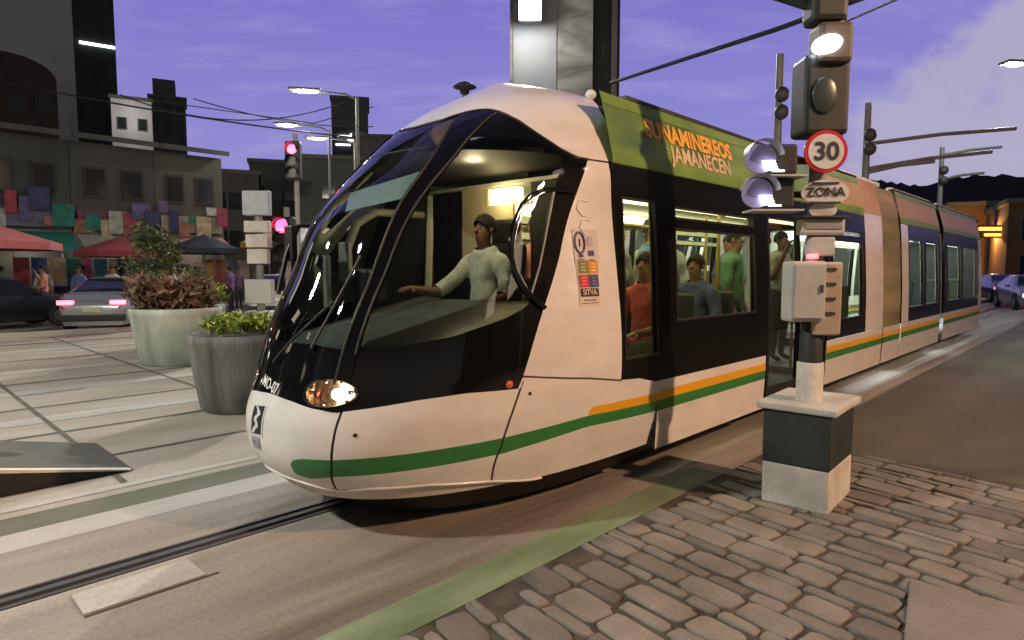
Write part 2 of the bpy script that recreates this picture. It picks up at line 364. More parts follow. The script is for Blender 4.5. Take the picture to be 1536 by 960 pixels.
#======================================================================= TRAM
tram = thing('tram', 'white articulated tram with green and yellow stripes and a lit rounded black glass cab', 'tram', W(0, 0, 0), R(46))
zt = np.array([.25, .45, .7, .95, 1.25, 1.6, 2.0, 2.4, 2.7, 2.9, 3.05, 3.15])
tipv = np.array([1.948, 2.118, 2.157, 2.067, 1.973, 1.802, 1.62, 1.247, .919, .621, .327, .133])
zw = np.array([.25, .6, 2.1, 2.4, 2.6, 2.8, 2.95, 3.08, 3.15]); Wv = np.array([1.06, 1.155, 1.097, 1.076, .996, .888, .703, .4, .102])
PP = (2.506, 2.411); TS = -.5
def herm(x, xp, fp):
    x = np.asarray(x, float); m = np.gradient(fp, xp); i = np.clip(np.searchsorted(xp, x)-1, 0, len(xp)-2); h = xp[i+1]-xp[i]; u = (x-xp[i])/h
    return (2*u**3-3*u**2+1)*fp[i]+(u**3-2*u**2+u)*h*m[i]+(-2*u**3+3*u**2)*fp[i+1]+(u**3-u**2)*h*m[i+1]
def pz(z): u = np.clip((z-.6)/1.8, 0, 1); return PP[0]+(PP[1]-PP[0])*u
def surf(th, z):                      # th in degrees, arrays ok; tram frame
    th = np.radians(th); z = np.asarray(z, float); p = pz(z)
    L = herm(z, zt, tipv)-TS; w = herm(z, zw, Wv)
    t = TS+L*np.abs(np.cos(th))**(2/p); y = w*np.abs(np.sin(th))**(2/p)*np.sign(np.sin(th))
    return np.stack([-t, y, z+0*t], -1)
def snorm(th, z):
    th = np.clip(np.asarray(th, float), -89.6, 89.6); z = np.clip(np.asarray(z, float), .26, 3.13)
    th = np.where(np.abs(th) < .4, .4, th)
    a = surf(th+.3, z)-surf(th-.3, z); b_ = surf(th, z+.008)-surf(th, z-.008)
    n = -np.cross(a, b_); return n/np.linalg.norm(n, axis=-1)[..., None]
def sp(th, z, off=0): return Vector(surf(th, z)+off*snorm(th, z))
def side_th(t, z):                    # th on the near (negative y) side for a distance t ahead of the pillar's rear edge
    p = float(pz(z)); L = float(herm(z, zt, tipv))-TS
    return -math.degrees(math.acos(max(0, min(1, ((t-TS)/L)**(p/2)))))
def front_th(y, z):
    p = float(pz(z)); w = float(herm(z, zw, Wv)); return math.degrees(math.asin(max(-1, min(1, abs(y/w)**(p/2)))))*(1 if y > 0 else -1)
def sside(t, z, off=0): return sp(side_th(t, z), z, off)
def sfront(y, z, off=0): return sp(front_th(y, z), z, off)
# boundary curves in (|th|, z)
I = lambda xs, ys: (lambda x: float(np.interp(x, xs, ys)))
zlow = I([0, 8, 15, 22, 30, 40, 49, 59.3, 60.2, 60.3, 69.5, 76, 80.8, 86, 90], [.88, .865, .84, .825, .85, .885, .905, .90, .90, .972, .925, .885, .855, .835, .77])
zskirt = I([0, 8, 19, 29, 42, 55, 63, 90], [.375, .365, .33, .35, .345, .30, .245, .2])
ztop = I([0, 4.5, 12, 15, 20, 25, 29, 33, 38, 44, 50, 55, 60, 65.5, 70, 90], [2.665, 2.675, 2.69, 2.715, 2.74, 2.752, 2.75, 2.735, 2.70, 2.65, 2.58, 2.52, 2.46, 2.412, 2.407, 2.407])
pfront = I([.9, .972, 1.385, 1.75, 2.115, 2.39, 2.45], [59.6, 60.2, 63, 65.8, 67.8, 68.8, 69])
apL = I([.8, 1.03, 1.345, 1.64, 1.9, 2.21, 2.5, 2.715, 2.8], [18.7, 19.2, 20, 20.6, 21.8, 21.6, 20, 17.8, 17]); apR = I([.8, 1.235, 1.5, 1.74, 1.99, 2.25, 2.495, 2.725, 2.8], [23, 23.5, 23.9, 25.2, 26.9, 27.9, 29.2, 33, 34])
wsb = I([0, 10, 18, 25], [1.195, 1.2, 1.18, 1.18]); swb = I([20, 33, 44.5, 55, 60.5, 70], [1.195, 1.195, 1.245, 1.34, 1.43, 1.5])
swrear = I([1.2, 1.47, 1.66, 1.88, 2.145, 2.5, 2.75], [59.2, 59.5, 60.8, 61.6, 61.8, 60.5, 58])
rrear = I([2.40, 2.5, 2.6, 2.68, 2.715, 2.75, 2.85, 2.95, 3.03, 3.15], [.0, -.03, -.08, -.13, -.12, -.10, -.14, -.25, -.40, -.46])
def tof(th, z): return -float(surf(th, z)[0])
def clip(polys, f):
    pos, neg = [], []
    for pl in polys:
        v = [f(*q) for q in pl]
        if min(v) >= 0: pos.append(pl); continue
        if max(v) < 0: neg.append(pl); continue
        a, c = [], []
        for i in range(len(pl)):
            j = (i+1) % len(pl); (a if v[i] >= 0 else c).append(pl[i])
            if (v[i] >= 0) != (v[j] >= 0):
                p0, p1, s0 = pl[i], pl[j], v[i] >= 0
                for _ in range(14):
                    m = ((p0[0]+p1[0])/2, (p0[1]+p1[1])/2)
                    if (f(*m) >= 0) == s0: p0 = m
                    else: p1 = m
                m = ((p0[0]+p1[0])/2, (p0[1]+p1[1])/2); a.append(m); c.append(m)
        if len(a) > 2: pos.append(a)
        if len(c) > 2: neg.append(c)
    return pos, neg
def shell(name, polys, m, parent=tram, off=0.0, thick=0):
    idx = {}; P_ = []; fs = []
    for pl in polys:
        f = []
        for q in pl:
            k = (round(q[0], 3), round(q[1], 4))
            if k not in idx: idx[k] = len(P_); P_.append(q)
            if idx[k] not in f: f.append(idx[k])
        if len(f) > 2: fs.append(f[::-1])
    th = np.array([q[0] for q in P_]); z = np.array([q[1] for q in P_])
    nn = snorm(th, z); vs = surf(th, z)+off*nn
    me = bpy.data.meshes.new(name); me.from_pydata([tuple(v) for v in vs], [], fs); me.materials.append(m)
    me.polygons.foreach_set('use_smooth', [True]*len(me.polygons)); me.update()
    me.normals_split_custom_set_from_vertices([tuple(x) for x in nn])
    o = bpy.data.objects.new(name, me); COL.objects.link(o); o.parent = parent
    return o
ths = np.concatenate([np.linspace(-90, -84, 9)[:-1], np.linspace(-84, 84, 113), np.linspace(84, 90, 9)[1:]]); zs = np.linspace(.25, 3.14, 97)
grid = [[(ths[i], zs[j]), (ths[i+1], zs[j]), (ths[i+1], zs[j+1]), (ths[i], zs[j+1])] for i in range(len(ths)-1) for j in range(len(zs)-1)]
A = abs
low, up_ = clip(grid, lambda th, z: zlow(A(th))-z)
roof, mid = clip(up_, lambda th, z: z-ztop(A(th)))
pil, gl = clip(mid, lambda th, z: A(th)-pfront(z))
pil, _ = clip(pil, lambda th, z: tof(th, z)-.045)
roof, _ = clip(roof, lambda th, z: tof(th, z)-rrear(z))
# lower body
bump, low = clip(low, lambda th, z: zskirt(A(th))-z)
bump, _ = clip(bump, lambda th, z: 66-A(th))
# stripe cut out of the lower shell
gt = I([9, 10.5, 13.8, 22.8, 58.5, 76, 90], [.49, .525, .546, .551, .597, .637, .615]); gb = I([9, 9.5, 13, 22, 58.8, 76, 90], [.47, .43, .408, .44, .49, .555, .53])
yt = I([75.6, 76.3, 90], [.665, .695, .685])
inside, low = clip(low, lambda th, z: A(th)-9.2)
strg, ins2 = clip(inside, lambda th, z: min(gt(A(th))-z, z-gb(A(th))))
stry, ins2 = clip(ins2, lambda th, z: min(A(th)-75.6, yt(A(th))-z, z-gt(A(th))))
low += ins2
def seam(polys, curve, hw):
    p1, out1 = clip(polys, lambda th, z: curve(z)+hw-A(th)); p2, out2 = clip(p1, lambda th, z: A(th)-curve(z)+hw)
    return p2, out1+out2
nose_c = I([.3, .51, .675, .815], [18.4, 22.1, 22.9, 23.3]); door_c = I([.3, .54, .75, .96], [55.2, 58.2, 59.5, 60.3])
gaps, low = seam(low, nose_c, .34); g2, strg = seam(strg, nose_c, .34); g3, low = seam(low, door_c, .24); g4, strg = seam(strg, door_c, .24)
gaps += g2+g3+g4
shell('body_shell', low, WHITE); shell('bumper', bump, DIRTYWHITE, off=-.012)
shell('green_stripe', strg, GREEN); 
for sg in (-1, 1): shell('yellow_stripe', [p for p in stry if sum(q[0] for q in p)*sg > 0], YELLOW)
for sg in (-1, 1):
    for lo_, hi_ in ((0, 40), (40, 90)): shell('panel_gap', [p for p in gaps if sum(q[0] for q in p)*sg > 0 and lo_ < abs(p[0][0]) < hi_], GAP, off=-.004)
shell('roof_fairing', roof, WHITE)
for sg, nm in ((-1, 'side_pillar'), (1, 'side_pillar')):
    shell(nm, [p for p in pil if sum(q[0] for q in p)*sg > 0], WHITE, off=-.002)
    shell('pillar_lining', [p for p in pil if sum(q[0] for q in p)*sg > 0], mat('cab_dark_lining', (.008, .008, .008), .7), off=-.03)
# glass zone
_, gl = clip(gl, lambda th, z: 1-((A(th)-18.4)/7.6)**2-((z-.928)/.078)**2)
ap, gl = clip(gl, lambda th, z: min(A(th)-apL(z), apR(z)-A(th)))
ws, gl = clip(gl, lambda th, z: min(apL(z)-A(th)-.6, z-wsb(A(th)), ztop(A(th))-.035-z))
sw, gl = clip(gl, lambda th, z: min(A(th)-apR(z)-.5, z-swb(A(th)), swrear(z)-A(th), ztop(A(th))-.05-z, 2.52-z))
shell('window_surround', gl, BLACKGLOSS, off=-.002); shell('windshield', ws, WSGLASS)
for sg in (-1, 1):
    shell('windshield_post', [p for p in ap if sum(q[0] for q in p)*sg > 0], BLACKGLOSS, off=.004)
    shell('cab_side_window', [p for p in sw if sum(q[0] for q in p)*sg > 0], CABGLASS)
# skirt seam lip and shadow line
def ribbon(fn, a0, a1, n, r, m, name, parent=tram):
    b = MB(); b.tube([sp(a0+(a1-a0)*i/n, fn(A(a0+(a1-a0)*i/n)), .001) for i in range(n+1)], r, m, n=6); return b.build(name, parent)
ribbon(zskirt, -66, 66, 60, .009, WHITE, 'bumper_lip')
b = MB()
for sg in (-1, 1):
    b.tube([sp(sg*(apL(z)+.2), z, .006) for z in np.linspace(.98, 2.66, 24)], .009, BLACK, n=6)
    b.tube([sp(sg*(apR(z)-.2), z, .006) for z in np.linspace(1.15, 2.70, 24)], .008, BLACK, n=6)
b.build('windshield_seal', tram)
b = MB(); b.tube([sp(sg_, ztop(A(sg_)), .0) for sg_ in np.linspace(-69, 69, 90)], .009, BLACK, n=6); b.build('roof_seal', tram)
b = MB(); b.tube([sside(t, 2.408, .0) for t in np.linspace(.01, .36, 8)], .006, GAP, n=6); b.build('pillar_joint', tram)
b = MB(); b.tube([sside(t, z, .0) for t, z in ((.96, .975), (.8, .953), (.61, .928), (.4, .905), (.2, .873), (.045, .848))], .006, GAP, n=6); b.build('pillar_joint', tram)
# D shaped sliding pane with a thick rim
Dp = [(.403, 2.17), (.574, 2.17), (.68, 2.155), (.77, 2.11), (.841, 2.045), (.917, 1.915), (.955, 1.80), (.963, 1.73), (.951, 1.64), (.903, 1.525), (.837, 1.45), (.767, 1.395)]
b = MB(); b.tube([sside(t, z, .014) for t, z in Dp], .017, BLACKGLOSS, n=8); b.tube([sside(t-.02, z-.01, .02) for t, z in Dp[2:-1]], .006, CHROME, n=6)
b.tube([sside(t, z, .01) for t, z in ((.58, 2.16), (.685, 1.88), (.768, 1.66), (.864, 1.47))], .009, GREY, n=6); b.build('sliding_pane_rim', tram)
# side mirror arm on the far post, wiper
b = MB(); b.tube([sp(24, 1.95, .02), sp(23, 1.92, .09), sp(24, 1.72, .10), sp(24, 1.45, .05)], .018, BLACK, n=8); b.box(sp(24.5, 1.80, .10), (.05, .12, .26), BLACK, bev=.015); b.build('rear_view_mirror', tram)
b = MB(); b.tube([sfront(.05, 1.06, .02), sfront(-.12, 1.2, .03), sfront(-.34, 1.44, .025)], .008, BLACK, n=6); b.tube([sfront(-.30, 1.17, .018), sfront(-.36, 1.46, .018), sfront(-.40, 1.72, .018)], .009, BLACK, n=6); b.build('wiper', tram)
# headlights
for sg in (-1, 1):
    hb = MB(); n = 26; cth, cz = 18.4, .928
    def hp(a, k, off, sg=sg): return sp(sg*(cth+7.6*k*math.cos(a)), cz+.078*k*math.sin(a)*(1-.12*math.cos(a)), off)
    for k0, k1, o0, o1 in ((1, .92, .004, -.004), (.92, .6, -.004, -.055), (.6, 0.05, -.055, -.07)):
        ring0 = [hp(2*math.pi*i/n, k0, o0) for i in range(n)]; ring1 = [hp(2*math.pi*i/n, k1, o1) for i in range(n)]
        hb.add(ring0+ring1, [[i, (i+1) % n, n+(i+1) % n, n+i] for i in range(n)], DARKGREY if k0 == 1 else mat('reflector', (.35, .27, .2), .22, metal=.9, var=.3, scale=30), True)
    hl = hb.build('headlight', tram)
    nn = Vector(snorm(sg*cth, cz)); q = sp(sg*(cth+1.6), cz, -.034)
    lb_ = MB(); lb_.ell(q, (.034, .034, .034), lampmat('headlamp_bulb', (1, .78, .48), 40), n=14, k=8); lb_.build('bulb', hl)
    cb = MB()
    for a_, k_, rr in ((.2, .72, .02), (1.9, .8, .012), (2.9, .75, .014), (3.6, .85, .013), (4.6, .85, .012), (5.6, .85, .012), (1.2, .85, .010)): cb.ell(hp(a_, k_, -.008), (rr, rr, rr*.7), CHROME, n=10, k=6)
    cb.build('chrome_trim', hl)
    cb = MB(); cb.ell(hp(3.3, .55, -.02), (.018, .018, .02), mat('red_lens', (.3, .02, .02), .15, var=0), n=10, k=6); cb.build('red_lens', hl)
    cb = MB(); ringc = [hp(2*math.pi*i/n, 1, .003) for i in range(n)]; cb.add(ringc+[sp(sg*cth, cz, .012)], [[i, (i+1) % n, n] for i in range(n)], glass('headlight_lens', (.92, .90, .88)), True); cb.build('lens_cover', hl)
# marker lamp at the rear edge of the black band, bolt covers
b = MB(); b.ell(sside(1.06, .935, .004), (.03, .018, .024), mat('amber_lens', (.35, .06, .02), .3, var=0, emit=(.8, .15, .05), es=.25), n=12, k=8); b.build('marker_lamp', tram)
b = MB()
for t, z in ((1.905, .70), (.91, .86)): b.disc(sside(t, z, .004), snorm(side_th(t, z), z), .012, BLACK, n=12, thick=.004)
b.build('bolt_cover', tram)
# fleet number and emblem
b = MB(); text_on(b, 'MO-07', .092, lambda x, y: sfront(.045-x, .925-.16*x+y, .004), mat('number_white', (.75, .74, .70), .5, var=0), bold=.002, sx=.85); b.build('fleet_number', tram)
b = MB(); EMB = mat('emblem_black', (.015, .018, .02), .35, var=0)
def patch(poly, off, m, mb, n=8):
    (a0, b0), (a1, b1), (a2, b2), (a3, b3) = poly; vs = []
    for i in range(n+1):
        for j in range(n+1):
            u, v = i/n, j/n; vs.append(sfront((1-u)*((1-v)*a0+v*a3)+u*((1-v)*a1+v*a2), (1-u)*((1-v)*b0+v*b3)+u*((1-v)*b1+v*b2), off))
    mb.add(vs, [[i*(n+1)+j, (i+1)*(n+1)+j, (i+1)*(n+1)+j+1, i*(n+1)+j+1] for i in range(n) for j in range(n)], m)
patch([(.155, .80), (-.015, .815), (-.01, .62), (.16, .605)], .0035, mat('emblem_field', (.70, .69, .66), .4, var=0), b)
patch([(.145, .79), (.0, .805), (.005, .635), (.15, .62)], .006, EMB, b)
wave = [(.10, .792), (.062, .772), (.045, .752), (.075, .733), (.085, .715), (.062, .697), (.058, .68), (.09, .66), (.115, .63)]
for i in range(len(wave)-1):
    (a0, z0), (a1, z1) = wave[i], wave[i+1]; w0 = .017+.006*abs(math.sin(i*1.3))
    patch([(a0+w0, z0), (a0-w0, z0), (a1-w0, z1), (a1+w0, z1)], .0085, mat('emblem_field', (.7, .69, .66), .4), b)
patch([(.15, .60), (.035, .61), (.04, .535), (.155, .525)], .005, mat('emblem_label', (.33, .33, .36), .5, var=0), b)
text_on(b, 'METRO', .034, lambda x, y: sfront(.095-x, .567+.1*-x+y, .0075), EMB, sx=.8)
b.build('emblem', tram)
# stickers on the white pillar
def stick(mb, t0, z0, w, h, m, off=.003): mb.add([sside(t0+w/2, z0+h/2, off), sside(t0-w/2, z0+h/2, off), sside(t0-w/2, z0-h/2, off), sside(t0+w/2, z0-h/2, off)], [[0, 1, 2, 3]], m)
b = MB(); stick(b, .345, 1.80, .235, .235, mat('clear_film', (.66, .60, .58), .3, var=0))
NV = mat('sticker_navy', (.05, .055, .16), .5, var=0)
ring = [(.405+.045*math.cos(a)*1.0, 1.825+.07*math.sin(a)) for a in np.linspace(0, 2*math.pi, 25)]
b.tube([sside(t, z, .005) for t, z in ring], .008, mat('sticker_grey', (.14, .12, .20), .5, var=0), n=6, cap=False)
stick(b, .405, 1.735, .04, .022, NV, .006); stick(b, .405, 1.71, .06, .006, NV, .006)
b.tube([sside(.405, 1.85, .005), sside(.405, 1.80, .005)], .005, NV, n=6)
stick(b, .305, 1.755, .055, .035, NV, .006); stick(b, .305, 1.835, .05, .06, mat('sticker_pale', (.50, .44, .50), .5, var=0), .006); stick(b, .305, 1.708, .06, .006, NV, .006)
b.build('door_sticker', tram)
b = MB(); cs = [('olive', (.20, .21, .07), .395, 1.66), ('orange', (.65, .30, .05), .30, 1.66), ('red', (.50, .03, .06), .40, 1.565), ('navy', (.035, .04, .14), .305, 1.565)]
stick(b, .352, 1.55, .205, .32, mat('sticker_cream', (.72, .62, .52), .5, var=0), .0025)
for nm, c, t, z in cs:
    stick(b, t, z, .092, .085, mat('sticker_'+nm, c, .5, var=0), .005)
    lite = mat('sticker_glyph_'+nm, tuple(min(1, x*1.7+.12) for x in c), .5, var=0)
    for dz in (.022, 0, -.022): stick(b, t, z+dz, .045, .010, lite, .007)
stick(b, .355, 1.487, .175, .055, mat('sticker_black', (.02, .016, .02), .5, var=0), .005)
text_on(b, 'SITVA', .052, lambda x, y: sside(.357-x, 1.487+y, .008), mat('sticker_cream', (.7, .6, .5)), bold=.001)
stick(b, .36, 1.435, .12, .006, NV, .005); stick(b, .36, 1.415, .16, .004, NV, .005); b.build('door_sticker', tram)
b = MB()                               # glints on the film above the stickers, drawn as white strokes
for (t, z, w) in ((.35, 2.06, .012), (.34, 1.93, .010)):
    b.tube([sside(t-.06, z+.05, .003), sside(t+.02, z+.055, .003), sside(t+.05, z+.0, .003), sside(t+.01, z-.05, .003), sside(t-.05, z-.055, .003)], .0035, mat('film_glint_white', (.92, .90, .90), .5, var=0), n=5)
b.build('film_glint', tram)

# ---- saloon: side walls follow one profile, panels are cut from it
zprof = np.array([.22, .6, .85, 1.4, 2.1, 2.4]); yprof = np.array([1.135, 1.156, 1.156, 1.146, 1.105, 1.078])
def yw(z): return float(np.interp(z, zprof, yprof)) if z <= 2.4 else 1.078-.24*(z-2.4)**1.3/.53**.3
def panel(mb, x0, x1, z0, z1, m, sg=-1, off=0, nz=6, depth=0):
    zz = np.linspace(z0, z1, nz+1); vs = []; fs = []
    for z in zz: vs += [(x0, sg*(yw(z)+off), z), (x1, sg*(yw(z)+off), z)]
    for i in range(nz): fs.append([2*i, 2*i+1, 2*i+3, 2*i+2])
    if depth:
        k = len(vs); vs += [(v[0], v[1]-sg*depth, v[2]) for v in vs]
        fs += [[f_+k for f_ in f[::-1]] for f in fs]; n2 = 2*nz
        fs += [[0, k, k+1, 1], [n2, n2+1, k+n2+1, k+n2]]
        for i in range(nz): fs += [[2*i, 2*i+2, k+2*i+2, k+2*i], [2*i+1, k+2*i+1, k+2*i+3, 2*i+3]]
    mb.add(vs, fs, m)
def framewall(mb, x0, x1, z0, z1, holes, m, sg, off=0, depth=.05):   # wall with rectangular openings
    xs = sorted({x0, x1, *[h[0] for h in holes], *[h[1] for h in holes]}); zz = sorted({z0, z1, *[h[2] for h in holes], *[h[3] for h in holes]})
    for i in range(len(xs)-1):
        for j in range(len(zz)-1):
            cx, cz = (xs[i]+xs[i+1])/2, (zz[j]+zz[j+1])/2
            if not any(h[0] < cx < h[1] and h[2] < cz < h[3] for h in holes): panel(mb, xs[i], xs[i+1], zz[j], zz[j+1], m, sg, off, nz=3, depth=depth)
AD1 = mixmat('roof_advert_green', [(.008, .070, .042), (.014, .12, .065), (.02, .15, .06), (.06, .22, .04), (.24, .38, .04)], 1.3, .5, stretch=(.7, 1, 1.6), detail=3, dist=.4)
AD2 = mixmat('roof_advert_orange', [(.42, .20, .04), (.58, .34, .10), (.22, .26, .08), (.55, .44, .28)], .9, .5, stretch=(.8, 1, 1), detail=3, dist=.6)
AD3 = mixmat('roof_advert_tan', [(.40, .28, .16), (.58, .48, .34), (.22, .26, .10), (.46, .28, .20)], .8, .5, stretch=(.8, 1, 1), detail=3, dist=.6)
LIME = mixmat('advert_lime', [(.10, .22, .02), (.22, .34, .05)], 2, .5)
SEAT = mat('seat_green', (.035, .05, .03), .7); POLE = mat('grab_pole_yellow', (.36, .26, .05), .4)
FLOORM = mat('tram_floor', (.10, .10, .10), .6); CEIL = mat('tram_ceiling', (.55, .55, .48), .5); INW = mat('tram_lining', (.50, .50, .38), .6)
LY = lampmat('saloon_light', (1.0, .95, .55), 7.0); LB = lampmat('saloon_light_white', (.85, .95, 1.0), 16.0)
def module(x0, x1, holes, roofm, lights, doors=(), lowm=True):
    for sg in (-1, 1):
        b = MB(); framewall(b, x0, x1, .772, 2.40, [h[:4] for h in holes], BLACKSIDE, sg); framewall(b, x0, x1, .772, 2.34, [h[:4] for h in holes], INW, sg, off=-.055, depth=.01); b.build('side_wall', tram)
        for h in holes:
            b = MB(); panel(b, h[0], h[1], h[2], h[3], SALGLASS, sg, off=-.012, nz=3); w_ = b.build('window', tram)
            fb = MB(); e_ = .018
            for (a0, a1, c0, c1) in ((h[0], h[0]+e_, h[2], h[3]), (h[1]-e_, h[1], h[2], h[3]), (h[0]+e_, h[1]-e_, h[2], h[2]+e_), (h[0]+e_, h[1]-e_, h[3]-e_, h[3])): panel(fb, a0, a1, c0, c1, BLACK, sg, off=.004, nz=2, depth=.02)
            fb.build('window_frame', w_)
        # roof coving that carries the advertisement
        b = MB(); panel(b, x0, x1, 2.403, 2.93, roofm, sg, nz=8); rp = b.build('roof_panel', tram)
        b = MB(); panel(b, x0, x1, 2.408, 2.50, LIME, sg, off=.004, nz=3); panel(b, x0, x1, 2.84, 2.925, LIME, sg, off=.004, nz=3); b.build('advert_border', rp)
        b = MB(); y_ = yw(2.93); xa = max(x0, .30); b.box(((xa+x1)/2, sg*(y_-.03), 2.945), (x1-xa, .07, .03), DARKGREY); b.build('roof_rail', tram)
    b = MB(); xa = max(x0, .32); b.box(((xa+x1)/2, 0, 2.90), (x1-xa, 1.85, .05), GREY); b.box(((x0+x1)/2+.2, 0, 2.97), ((x1-x0)*.5, .9, .10), DARKGREY, bev=.03); b.build('roof', tram)
    b = MB(); b.box(((x0+x1)/2, 0, .36), (x1-x0, 2.04, .06), FLOORM); b.build('floor', tram)
    b = MB(); b.box(((x0+x1)/2, 0, 2.36), (x1-x0, 2.0, .03), CEIL); b.build('ceiling', tram)
    for sg in (-1, 1):
        b = MB(); b.box(((x0+x1)/2, sg*.74, 2.255), ((x1-x0)*.94, .24, .09), lights, bev=.02); b.build('ceiling_light', tram)
def skirt(x0, x1, stripes=True, ztop_=.77):
    for sg in (-1, 1):
        b = MB(); panel(b, x0, x1, .22, .53, WHITE, sg); panel(b, x0, x1, .69, ztop_, WHITE, sg, nz=2); sk = b.build('side_skirt', tram)
        b = MB(); panel(b, x0, x1, .53, .617, GREEN, sg, nz=2); b.build('green_stripe', sk)
        b = MB(); panel(b, x0, x1, .617, .69, YELLOW, sg, nz=2); b.build('yellow_stripe', sk)
holesA = [(.04, .50, .98, 2.17), (.78, 2.32, 1.22, 1.98), (.78, 2.30, 2.05, 2.15)]
doorA = [(2.72, 3.48, .42, 2.17), (3.56, 4.32, .42, 2.17)]
holesA2 = [(4.62, 5.92, 1.0, 2.02), (4.62, 5.92, 2.07, 2.16)]
module(-.04, 2.62, holesA, AD1, LY); module(4.42, 6.02, holesA2, AD2, LY)
skirt(.50, 2.58, ztop_=.77); skirt(4.42, 6.9)
for sg in (-1, 1): b = MB(); panel(b, -.06, .50, .70, .77, WHITE, sg, nz=1, off=-.004); b.build('side_sill', tram)
# double door bay
for sg in (-1, 1):
    b = MB(); framewall(b, 2.62, 4.42, .24, 2.40, [(2.64, 3.50, .30, 2.2), (3.54, 4.40, .30, 2.2)], BLACKSIDE, sg); b.build('door_surround', tram)
    for h in doorA:
        b = MB(); framewall(b, h[0]-.08, h[1]+.08, .30, 2.2, [h], BLACK, sg, off=-.015, depth=.03); dr = b.build('door', tram)
        b = MB(); panel(b, h[0], h[1], h[2], h[3], glass('door_tint', (.26, .27, .24)), sg, off=-.025, nz=3); b.build('door_glass', dr)
        b = MB(); b.tube([(h[0]+.06, sg*1.10, .9), (h[0]+.06, sg*1.09, 1.5)], .015, POLE, n=8); b.build('door_handle', dr)
    b = MB(); panel(b, 2.62, 4.42, 2.403, 2.93, AD1, sg, nz=8); rp = b.build('roof_panel', tram)
    b = MB(); panel(b, 2.62, 4.42, 2.408, 2.50, LIME, sg, off=.004, nz=3); b.build('advert_border', rp)
    b = MB(); b.box((3.52, sg*(yw(2.93)-.03), 2.945), (1.8, .07, .03), DARKGREY); b.build('roof_rail', tram)
b = MB(); b.box((3.52, 0, 2.90), (1.8, 1.85, .06), GREY); b.build('roof', tram)
b = MB(); b.box((3.52, 0, .28), (1.8, 2.2, .06), FLOORM); b.build('floor', tram)
b = MB(); b.box((3.52, 0, 2.36), (1.8, 2.0, .03), CEIL); b.build('ceiling', tram)
for sg in (-1, 1): b = MB(); b.box((3.52, sg*.74, 2.255), (1.7, .24, .09), LY, bev=.02); b.build('ceiling_light', tram)
# advert lettering
for sg in (-1, 1):
    f_ = (lambda x, y, xc, zc: (xc+(x if sg < 0 else -x), sg*(yw(zc+y)+.007), zc+y))
    rp = [c for c in tram.children if c.name.startswith('roof_panel')][0 if sg < 0 else 1]
    b = MB(); ORG = mat('advert_letter_orange', (.85, .42, .03), .5, var=.1); PCH = mat('advert_letter_peach', (.72, .52, .33), .5, var=.08)
    text_on(b, 'SUNAMINEREOS', .20, lambda x, y: f_(x, y, 1.22, 2.735-.02*0), ORG, bold=.008, sx=1.02)
    text_on(b, 'JAMANECEN', .19, lambda x, y: f_(x, y, 1.35, 2.575), PCH, bold=.004, sx=1.0)
    b.build('advert_lettering', rp)
# pale joint pillars and the rest of the train
for sg in (-1, 1):
    b = MB(); panel(b, 6.02, 6.90, .772, 2.44, WHITE, sg, depth=.05); b.build('side_pillar', tram)
    b = MB(); panel(b, 6.02, 6.90, 2.443, 2.93, AD2, sg, nz=8); b.build('roof_panel', tram)
    b = MB(); panel(b, 6.92, 7.98, .30, 2.90, mixmat('wrap_green_gold', [(.06, .10, .03), (.12, .16, .03), (.45, .26, .03), (.10, .14, .04), (.42, .32, .20)], 1.6, .6, stretch=(.2, .2, 1.5), detail=2), sg, off=-.012, nz=8); b.build('gangway_bellows', tram)
module(8.0, 11.05, [(8.5, 9.6, 1.0, 2.15), (9.75, 10.85, 1.0, 2.15)], AD3, LB); skirt(8.0, 11.05); skirt(6.95, 7.98)
module(11.4, 15.9, [(11.7, 13.2, 1.0, 2.15), (13.4, 15.3, 1.0, 2.15)], AD3, LB); skirt(11.4, 15.9)
for sg in (-1, 1): b = MB(); panel(b, 11.05, 11.4, .3, 2.9, DARKGREY, sg, off=-.08, nz=6); b.build('gangway_bellows', tram)
b = MB()
for sg in (-1, 1):
    for x0_, x1_ in ((8.0, 8.45), (15.45, 15.9)): b = MB(); panel(b, x0_, x1_, .78, 2.39, WHITE, sg, off=.004); b.build('white_panel', tram)
b = MB(); b.quad((15.9, -1.1, .3), (15.9, 1.1, .3), (15.9, 1.0, 2.9), (15.9, -1.0, 2.9), BLACK); b.build('end_wall', tram)
b = MB()
for x0, x1 in ((4.5, 7.4), (8.1, 10.9), (11.5, 15.7)):
    for sg in (-1, 1): b.box(((x0+x1)/2, sg*.86, 2.965), (x1-x0, .10, .07), mat('roof_white', (.75, .74, .66), .4), bev=.02)
b.build('roof_edge_trim', tram)
b = MB(); b.ell((.33, -.60, 3.035), (.045, .045, .04), WHITE, n=12, k=8); b.build('roof_knob', tram)
# roof behind the fairing, underframe
b = MB(); b.box((7.9, 0, .18), (16.0, 1.75, .16), BLACK); b.build('underframe', tram)
b = MB(); n = 40; vs = []; fs = []
for z, k, dx in ((.25, .975, 0), (.20, .90, .05), (.075, .84, .12)):
    for i in range(n+1):
        p = surf(-88+176*i/n, .25); vs.append((p[0]*k+dx*.6+.0, p[1]*k, z))
for j in range(2):
    for i in range(n): q = j*(n+1)+i; fs.append([q, q+1, q+n+2, q+n+1])
fs.append([2*(n+1)+i for i in range(n+1)]); b.add(vs, fs, mat('under_skirt', (.012, .013, .014), .5), True); b.build('under_skirt', tram)
